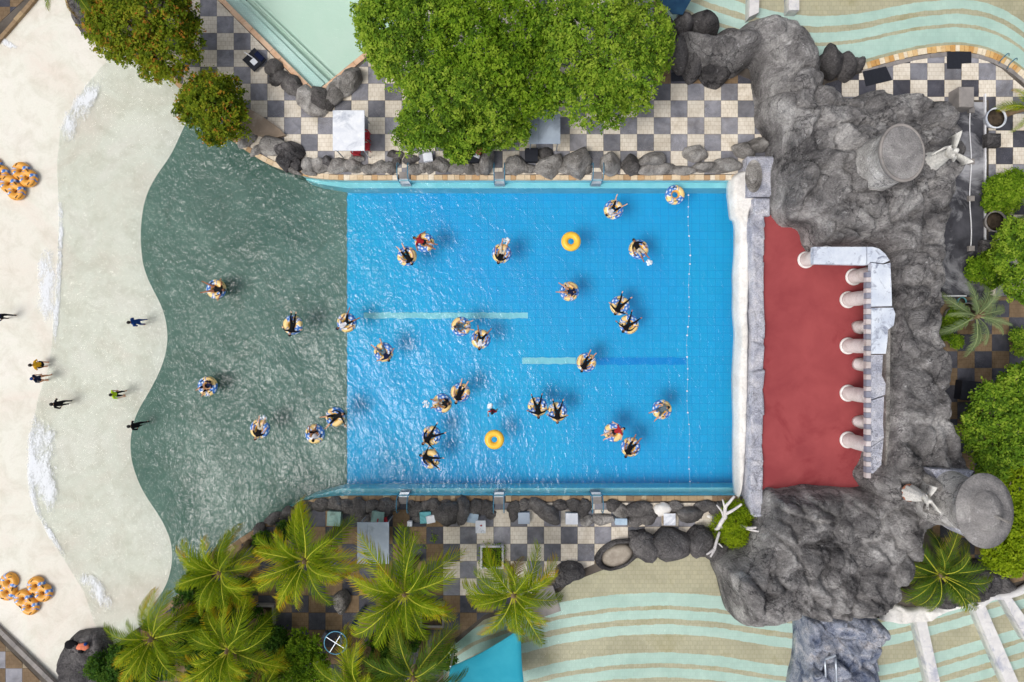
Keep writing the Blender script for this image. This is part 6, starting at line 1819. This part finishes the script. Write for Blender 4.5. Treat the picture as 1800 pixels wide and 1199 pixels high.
def crate(label, px, py, w, d, h, rz, mat, lid=None, name="storage_box", cat="box"):
    t = empty(name, P(px, py, 0.3 + h), R(rz)); t.location.z = 0.3; tag(t, label, cat)
    mb = MB(); mb.bevbox((0, 0, h / 2), (w, d, h), 0.02); mb.obj("body", mat, t)
    mb = MB(); mb.bevbox((0, 0, h + 0.018), (w + 0.03, d + 0.03, 0.036), 0.012); mb.obj("lid", lid or mat, t)
    return t
crate("faded mint box half hidden by the palm left of the grey shelter", 587, 912, 0.75, 0.8, 0.5, -3, M['mint'])
crate("faded mint box at the top of the lower grey shelter", 664, 909, 0.7, 0.6, 0.5, -6, M['mint'])
crate("teal box between the first two ladders on the lower pavement", 748, 910, 0.62, 0.62, 0.45, 3, M['teal'])
crate("cream box leaning on the teal box", 757, 913, 0.46, 0.4, 0.62, 12, M['whiteboard'])
crate("small white box beside the first lower ladder", 720, 921, 0.25, 0.26, 0.35, 0, M['whiteboard'])
crate("grey-blue box beside the printed white board", 831, 911, 0.6, 0.5, 0.4, -8, M['paleblue'])
crate("flat blue-grey box right of the middle lower ladder", 921, 911, 0.64, 0.62, 0.4, 0, M['paleblue'], M['zinc'])
crate("pale white-blue box in front of the dark rocks", 1005, 912, 0.68, 0.62, 0.4, 0, M['paleblue'], M['whiteboard'])
crate("blue-grey slab box left of the third lower ladder's rocks", 1092, 917, 0.66, 0.34, 0.4, 0, M['paleblue'])
crate("white square box on a brick plinth near the white stone", 1177, 913, 0.66, 0.66, 0.4, 0, M['copbrown'], M['whiteboard'])
crate("black square box on the right-hand garden paving", 1706, 687, 1.05, 1.1, 0.6, -6, M['dark'])
crate("dark green bin behind the rocks right of the middle upper ladder", 934, 272, 0.72, 0.72, 0.5, 0, M['dark'])
crate("dark bin left of the tilted rock under the big grove", 828, 272, 0.9, 0.8, 0.5, 0, M['dark'])
crate("white box under the low branches by the upper rocks", 752, 276, 0.5, 0.45, 0.5, 8, M['whiteboard'])
t = empty("brick_post", P(844, 265, 0.6), R(-24)); t.location.z = 0.3; tag(t, "slanting brick block leaning on the tall rock", "brick block")
mb = MB(); mb.bevbox((0, 0, 0.35), (0.32, 1.0, 0.7), 0.03); mb.obj("block", M['teracotta'], t)
mb = MB(); mb.bevbox((0, -0.43, 0.45), (0.34, 0.16, 0.55), 0.02); mb.obj("plaster_end", M['whiteboard'], t)

# white board with a small red print
t = empty("notice_board", P(845, 925, 0.9), R(0)); t.location.z = 0.3; tag(t, "white board with faint grey and red print on the lower pavement", "notice board")
mb = MB(); mb.bevbox((0, 0, 0.75), (0.58, 0.72, 0.03), 0.006); mb.obj("panel", M['whiteboard'], t)
mb = MB(); mb.prism([(-0.06, 0.1), (0.02, 0.02), (0.1, 0.06), (0.06, 0.14), (0.0, 0.1)], 0.766, 0.770); mb.obj("red_mark", M['redplastic'], t)
for k in range(9):
    mb = MB(); mb.box((random.uniform(-.2, .2), random.uniform(-.3, .26), 0.768), (random.uniform(.04, .09), 0.018, 0.004), random.uniform(-.8, .8)); mb.obj("grey_mark", M['zinc'], t)
for sx in (-.24, .24):
    for sy in (-.3, .3):
        mb = MB(); mb.tube([(sx, sy, 0), (sx, sy, 0.735)], 0.02, 6); mb.obj("leg", M['steel'], t)

def chair(label, px, py, rz, mat=None):
    t = empty("plastic_chair", P(px, py, 0.6), R(rz)); t.location.z = 0.3; tag(t, label, "chair", "red plastic chairs by the white shelter")
    mat = mat or M['redplastic']
    mb = MB(); mb.bevbox((0, 0, 0.43), (0.44, 0.44, 0.04), 0.015); mb.obj("seat", mat, t)
    mb = MB(); mb.tube(smooth_path([(0.2, -0.24, 0.66), (-0.1, -0.26, 0.7), (-0.26, 0, 0.82), (-0.1, 0.26, 0.7), (0.2, 0.24, 0.66)], 5), 0.035, 7); mb.obj("armrest", mat, t, True)
    mb = MB(); mb.box((-0.23, 0, 0.63), (0.03, 0.34, 0.36)); mb.obj("backrest", mat, t)
    for sx in (-.19, .19):
        for sy in (-.19, .19):
            mb = MB(); mb.tube([(sx * 1.1, sy * 1.1, 0), (sx, sy, 0.42)], 0.022, 6); mb.obj("leg", mat, t)
chair("upper red plastic chair at the right of the white shelter", 644, 240, 180)
chair("lower red plastic chair at the right of the white shelter", 644, 259, 180)
chair("red plastic chair below the white shelter", 628, 268, 90)
chair("dark red plastic chair at the top of the lower grey shelter", 674, 915, 90)

def mat_(label, q, z=0.315):
    mb = MB(); mb.prism([P(x, y, z) for x, y in q], z - 0.005, z + 0.03); tag(mb.obj("rubber_mat", M['dark']), label, "mat", "black rubber mats")
mat_("tilted black mat near the yellow stone rim's left end", [(1516, 126), (1557, 117), (1568, 141), (1522, 152)])
mat_("black mat at the top of the striped pool's stone rim", [(1664, 91), (1707, 91), (1707, 111), (1690, 112), (1689, 121), (1665, 121)])
mat_("black mat on the dark tiles beside the parapet corner", [(1180, 128), (1205, 126), (1206, 143), (1180, 143)])
t = empty("sun_lounger", P(447, 105, 0.6), R(-45)); t.location.z = 0.3; tag(t, "dark lounger with a white towel beside the mint pool", "lounger")
mb = MB(); mb.bevbox((0, 0, 0.3), (0.95, 1.0, 0.12), 0.04); mb.obj("mattress", M['dark'], t)
mb = MB(); mb.bevbox((0.12, 0.34, 0.4), (0.6, 0.3, 0.08), 0.03); mb.obj("headrest", CL['navy'], t)
mb = MB(); mb.bevbox((0.1, -0.1, 0.375), (0.36, 0.32, 0.03), 0.01); mb.obj("towel", M['whiteboard'], t)
for sx in (-.4, .4):
    for sy in (-.42, .42):
        mb = MB(); mb.tube([(sx, sy, 0), (sx, sy, 0.25)], 0.025, 6); mb.obj("leg", M['steel'], t)
mb = MB(); mb.tube([P(430, 92, 0.9), P(444, 101, 0.9)], 0.03, 6); tag(mb.obj("white_pole", M['whitepaint']), "short white pole lying across the dark lounger", "pole")

# raised planter kerb at the pool's upper left bend
mb = MB(); mb.prism([P(x, y, 0.5) for x, y in ((405, 180), (432, 188), (462, 205), (490, 225), (502, 238), (486, 242), (462, 240), (440, 234), (415, 225), (400, 210))], 0.28, 0.52)
M['tanconc'] = surf('tan_concrete', L(140, 124, 108), L(168, 150, 132), 1.0, 6, 0.9, c3=L(190, 176, 160), s3=0.8, bump=0.2)
tag(mb.obj("planter_bed", M['tanconc']), "brown concrete bed in the bend between tree and rocks", "planter")

def planter(label, px, py, w, inner, rim, leaf=None, seed=5):
    t = empty("square_planter", P(px, py, 0.5)); t.location.z = 0.3; tag(t, label, "planter")
    for dx, dy, sx, sy in ((0, 1, w, .12), (0, -1, w, .12), (1, 0, .12, w - .24), (-1, 0, .12, w - .24)):
        mb = MB(); mb.bevbox((dx * (w / 2 - .06), dy * (w / 2 - .06), 0.2), (sx, sy, 0.4), 0.02); mb.obj("kerb", rim, t)
    mb = MB(); mb.box((0, 0, 0.14), (w - .24, w - .24, 0.28)); mb.obj("soil", inner, t)
    if leaf:
        leaf_cloud("plants", [(x, y, 0.22, 0.26, 0.7) for x in (-.4, 0, .4) for y in (-.4, 0, .4)], 420, 6, 0.11, seed, leaf, t)
M['soil'] = surf('dark_soil', L(58, 50, 42), L(84, 72, 60), 4, 6, 0.95, bump=0.5, bscale=20)
planter("square planter of bright green plants on the lower pavement", 865, 978, 1.35, M['soil'], M['ledgewhite'], M['leafC'])
planter("square empty planter between the two left palms", 465, 1080, 1.2, M['soil'], M['kerb'])
planter("square grey planter half under the palms near the teal sail", 760, 1080, 1.4, M['soil'], M['kerb'])

def pot(label, px, py, r, h, mat, plant=None, seed=9):
    t = empty("plant_pot", P(px, py, 0.3 + h)); t.location.z = 0.3; tag(t, label, "plant pot", "garden pots on the right")
    mb = MB(); mb.lathe([(r * 0.7, 0), (r * 0.95, h * 0.7), (r, h), (r * 0.88, h), (r * 0.85, h - 0.08)], n=28, cap=False); mb.obj("pot", mat, t, True)
    mb = MB(); mb.lathe([(r * 0.88, h - 0.08), (r * 0.4, h - 0.05), (0.02, h - 0.04)], n=20); mb.obj("soil", M['soil'], t, True)
    if plant:
        leaf_cloud("plant", [(0, 0, h + r * .3, r * 1.05, .7), (r * .5, -r * .3, h + r * .2, r * .6, .7)], int(700 * r / .6), 6, 0.11, seed, plant, t)
pot("white round pot with dry soil and a leaning palm", 1752, 207, 0.6, 0.55, M['whiteboard'])
pot("grey earth pot with brown soil at the right edge", 1751, 389, 0.62, 0.5, M['kerb'])
pot("grey pot with a leafy green plant against the rock wall", 1678, 555, 0.52, 0.5, M['kerb'], M['leafC'])
pot("grey pot under the fan palm", 1703, 548, 0.55, 0.5, M['kerb'])
pot("small teal pot with pebbles below the white edging", 1692, 530, 0.25, 0.35, M['teal'])
pot("small teal pot lower along the rock wall", 1680, 600, 0.27, 0.35, M['teal'], M['leafC'], 12)
tree("leafy green patch at the foot of the rock wall", "shrub", [(1664, 588, 10, .5, .8), (1668, 570, 12, .5, .8)], 260, 41, M['leafC'], name="garden_shrub", size=0.11, r0=0.02)

# lamp post with hoop head
t = empty("lamp_post", (0, 0, 0)); tag(t, "twisted blue-grey lamp post with a cross-braced hoop and two lamps", "lamp post")
M['postblue'] = plain('post_paint', L(52, 72, 92), 0.5, 0.4, 0.2)
b0 = P(640, 1068, 0.3); hz = 5.2; hc = P(590, 1130, hz)
base = V3(b0.x, b0.y, 0.3)
ptop = V3(b0.x + (hc.x - b0.x) * 0.25, b0.y + (hc.y - b0.y) * 0.25, hz - 0.15)
for ph in (0, math.pi):
    mb = MB(); n = 60
    pts = [base.lerp(ptop, i / n) + V3(0.09 * math.cos(ph + i * 0.75), 0.09 * math.sin(ph + i * 0.75), 0) for i in range(n + 1)]
    mb.tube(pts, 0.055, 6); mb.obj("twisted_shaft", M['postblue'], t, True)
mb = MB(); mb.tube([ptop, P(598, 1114, hz)], 0.06, 6); mb.obj("arm", M['postblue'], t)
mb = MB(); rad = 20 / pm(hz); pts = [hc + V3(rad * math.cos(a), rad * math.sin(a), 0) for a in np.linspace(0, 2 * math.pi, 33)]
mb.tube(pts, 0.03, 6); mb.obj("hoop", M['bluesteel'], t, True)
for a in (R(-32), R(58)):
    mb = MB(); d = V3(math.cos(a), math.sin(a), 0) * rad; mb.tube([hc - d, hc + d], 0.022, 6); mb.obj("spoke", M['steel'], t)
for s in (1, -1):
    a = R(-32); q = hc + V3(math.cos(a), math.sin(a), 0) * rad * s * 1.15
    mb = MB(); mb.bevbox(q - V3(0, 0, 0.1), (0.2, 0.42, 0.22), 0.05, R(-30)); lh = mb.obj("lamp_housing", M['dark'], t)
    mb = MB(); mb.bevbox(q - V3(0, 0, 0.22), (0.15, 0.34, 0.02), 0.004, R(-30)); mb.obj("lamp_glass", M['whiteboard'], lh)
# teal sail
mb = MB(); vs, fs = [], []
A_, B_, C_, D_ = P(916, 1104, 3.4), P(792, 1172, 3.2), P(760, 1260, 3.2), P(934, 1270, 3.2)
n = 14
for i in range(n + 1):
    for j in range(n + 1):
        u, w = i / n, j / n
        p = (A_.lerp(D_, u)).lerp(B_.lerp(C_, u), w)
        sag = -0.35 * math.sin(math.pi * u) * math.sin(math.pi * w)
        p = p + V3(0, 0, sag) + V3(-0.18 * math.sin(math.pi * u) * (1 - w) + 0.15 * math.sin(math.pi * u) * w, 0.15 * math.sin(math.pi * w) * -(1 - u), 0)
        vs.append(p)
for i in range(n):
    for j in range(n):
        a = i * (n + 1) + j; fs.append((a, a + 1, a + n + 2, a + n + 1))
mb.add(vs, fs)
M['sail'] = surf('teal_fabric', L(44, 148, 172), L(58, 160, 182), 0.6, 4, 0.8)
t = empty("shade_sail", (0, 0, 0)); tag(t, "stretched teal shade sail at the lower edge", "shade sail")
o = mb.obj("fabric", M['sail'], t, True)
mo = o.modifiers.new("thick", 'SOLIDIFY'); mo.thickness = 0.01
mb = MB(); mb.tube([A_.lerp(C_, 0.02) + V3(0, 0, .02), A_.lerp(C_, 0.98) + V3(0, 0, .02)], 0.008, 4)
for q in (A_, B_):
    mb2 = MB(); mb2.tube([(q.x, q.y, 0.25), (q.x, q.y, q.z)], 0.05, 8); mb2.obj("post", M['steel'], t)
# dark shelter roof beside the palm and the sail
mb = MB(); mb.prism([P(x, y, 0.75) for x, y in ((955, 1030), (972, 1030), (986, 1074), (940, 1090), (930, 1060))], 0.3, 0.75)
tag(mb.obj("pump_box", M['kerb']), "grey wedge-shaped pump housing under the palm by the arc-striped pool", "pump box")
# blue awning at the top edge by the striped pool
mb = MB(); mb.prism([P(x, y, 2.0) for x, y in ((1162, -30), (1232, -30), (1200, 26), (1182, 24), (1160, 0))], 1.95, 2.02)
M['navyroof'] = surf('navy_sheet', L(28, 58, 86), L(40, 74, 100), 1.5, 4, 0.6)
t = empty("awning", (0, 0, 0)); tag(t, "dark blue awning at the top edge beside the big grove", "awning")
mb.obj("sheet", M['navyroof'], t)
for x, y in ((1170, -10), (1195, 20), (1222, -20)):
    mb = MB(); q = P(x, y, 1.95); mb.tube([(q.x, q.y, -0.2), q], 0.04, 6); mb.obj("post", M['steel'], t)
# handrails at the striped pool
t = empty("hand_rail", (0, 0, 0)); tag(t, "pair of dark steel hand rails at the yellow stone rim", "rail")
for x in (1758, 1772):
    mb = MB(); mb.tube(smooth_path([P(x - 2, 112 + (x - 1758) * 0.7, 0.3), P(x + 3, 104 + (x - 1758) * 0.6, 1.0), P(x + 14, 94 + (x - 1758) * 0.6, 1.0), P(x + 16, 97 + (x - 1758) * 0.6, 0.2)], 6), 0.03, 7); mb.obj("rail", M['bluesteel'], t, True)
# pointed grey rock on the paving between the palms
o = rock_mass("standing_stone", PZ([(587, 1045, .6), (605, 1040, .6), (615, 1052, .6), (612, 1066, .5), (602, 1080, .4), (593, 1070, .4), (586, 1058, .5)]), 0.7, 0.35, 191, 0.5, M['boulder'], base=0.28, res=0.05, amp=0.25)
tag(o, "pointed grey stone standing on the paving between the palms", "stone")

# driftwood
def drift(label, branches):
    mb = MB()
    for pts, r0, r1 in branches:
        pp = smooth_path([P(*q) for q in pts], 5)
        mb.tube(pp, [r0 + (r1 - r0) * i / (len(pp) - 1) for i in range(len(pp))], 8)
    o = mb.obj("driftwood", M['driftwood'], smooth=True); tag(o, label, "driftwood", "white driftwood round the clipped bush")
M['driftwood'] = surf('bleached_wood', L(190, 186, 186), L(222, 218, 216), 4, 6, 0.8, bump=0.4, bscale=14)
drift("forked white driftwood standing above the clipped bush", [([(1262, 929, 1.2), (1268, 918, 1.3), (1275, 908, 1.6)], .12, .13), ([(1275, 908, 1.6), (1275, 892, 1.9), (1283, 882, 2.1), (1291, 872, 2.2)], .12, .06), ([(1277, 903, 1.7), (1290, 896, 2.0), (1304, 886, 2.2)], .1, .06), ([(1272, 908, 1.6), (1268, 898, 1.8), (1260, 888, 2.0)], .08, .04), ([(1274, 892, 1.9), (1270, 878, 2.0)], .06, .04), ([(1262, 929, 1.2), (1258, 930, 1.0)], .1, .08), ([(1266, 922, 1.2), (1270, 930, 1.0)], .08, .05)])
drift("white driftwood below left of the clipped bush", [([(1265, 935, 1.0), (1260, 950, 1.2), (1256, 965, 1.3)], .07, .1), ([(1256, 965, 1.3), (1242, 975, 1.5)], .09, .05), ([(1257, 965, 1.3), (1249, 979, 1.5)], .08, .05), ([(1263, 955, 1.2), (1270, 962, 1.2)], .05, .03)])
drift("white driftwood lying right of the clipped bush", [([(1301, 924, 1.2), (1315, 928, 1.4), (1330, 927, 1.6)], .1, .06), ([(1312, 929, 1.4), (1332, 934, 1.6), (1350, 935, 1.8)], .08, .05), ([(1325, 932, 1.5), (1352, 942, 1.6)], .06, .03)])

# things left on the beach rock
t = empty("clothes_pile", P(126, 1133, 0.9)); tag(t, "pile of black clothes on the beach rock's left edge", "clothes")
t.location.z = 0.86
mb = MB(); mb.lathe([(0.36, 0), (0.38, 0.1), (0.26, 0.2), (0.05, 0.24)], n=14, sx=1.0, sy=0.75); o = mb.obj("clothes", CL['black'], t, True)
for v in o.data.vertices: v.co += V3(noise.noise(v.co * 6), noise.noise(v.co * 6 + V3(3, 1, 2)), 0.5 * noise.noise(v.co * 5)) * 0.09
t = empty("clothes_pile", P(147, 1136, 0.9)); tag(t, "orange towel heap with a blue ball and dark bag on the beach rock", "clothes")
t.location.z = 0.95
mb = MB(); mb.lathe([(0.36, 0), (0.34, 0.09), (0.2, 0.15), (0.04, 0.17)], n=14, sx=1.0, sy=0.6); M['orangecloth'] = plain('orange_cloth', L(222, 130, 100), 0.9, 0.1, 0.2, 8); o = mb.obj("towel", M['orangecloth'], t, True)
for v in o.data.vertices: v.co += V3(noise.noise(v.co * 7), noise.noise(v.co * 7 + V3(3, 1, 2)), 0.5 * noise.noise(v.co * 5)) * 0.07
mb = MB(); mb.lathe([(0.01, -0.1), (0.08, -0.06), (0.1, 0.0), (0.08, 0.06), (0.01, 0.1)], (0.22, 0.2, 0.12), 14); mb.obj("ball", CL['blue'], t, True)
mb = MB(); mb.bevbox((-0.1, -0.22, 0.06), (0.24, 0.2, 0.2), 0.05); mb.obj("bag", CL['black'], t)
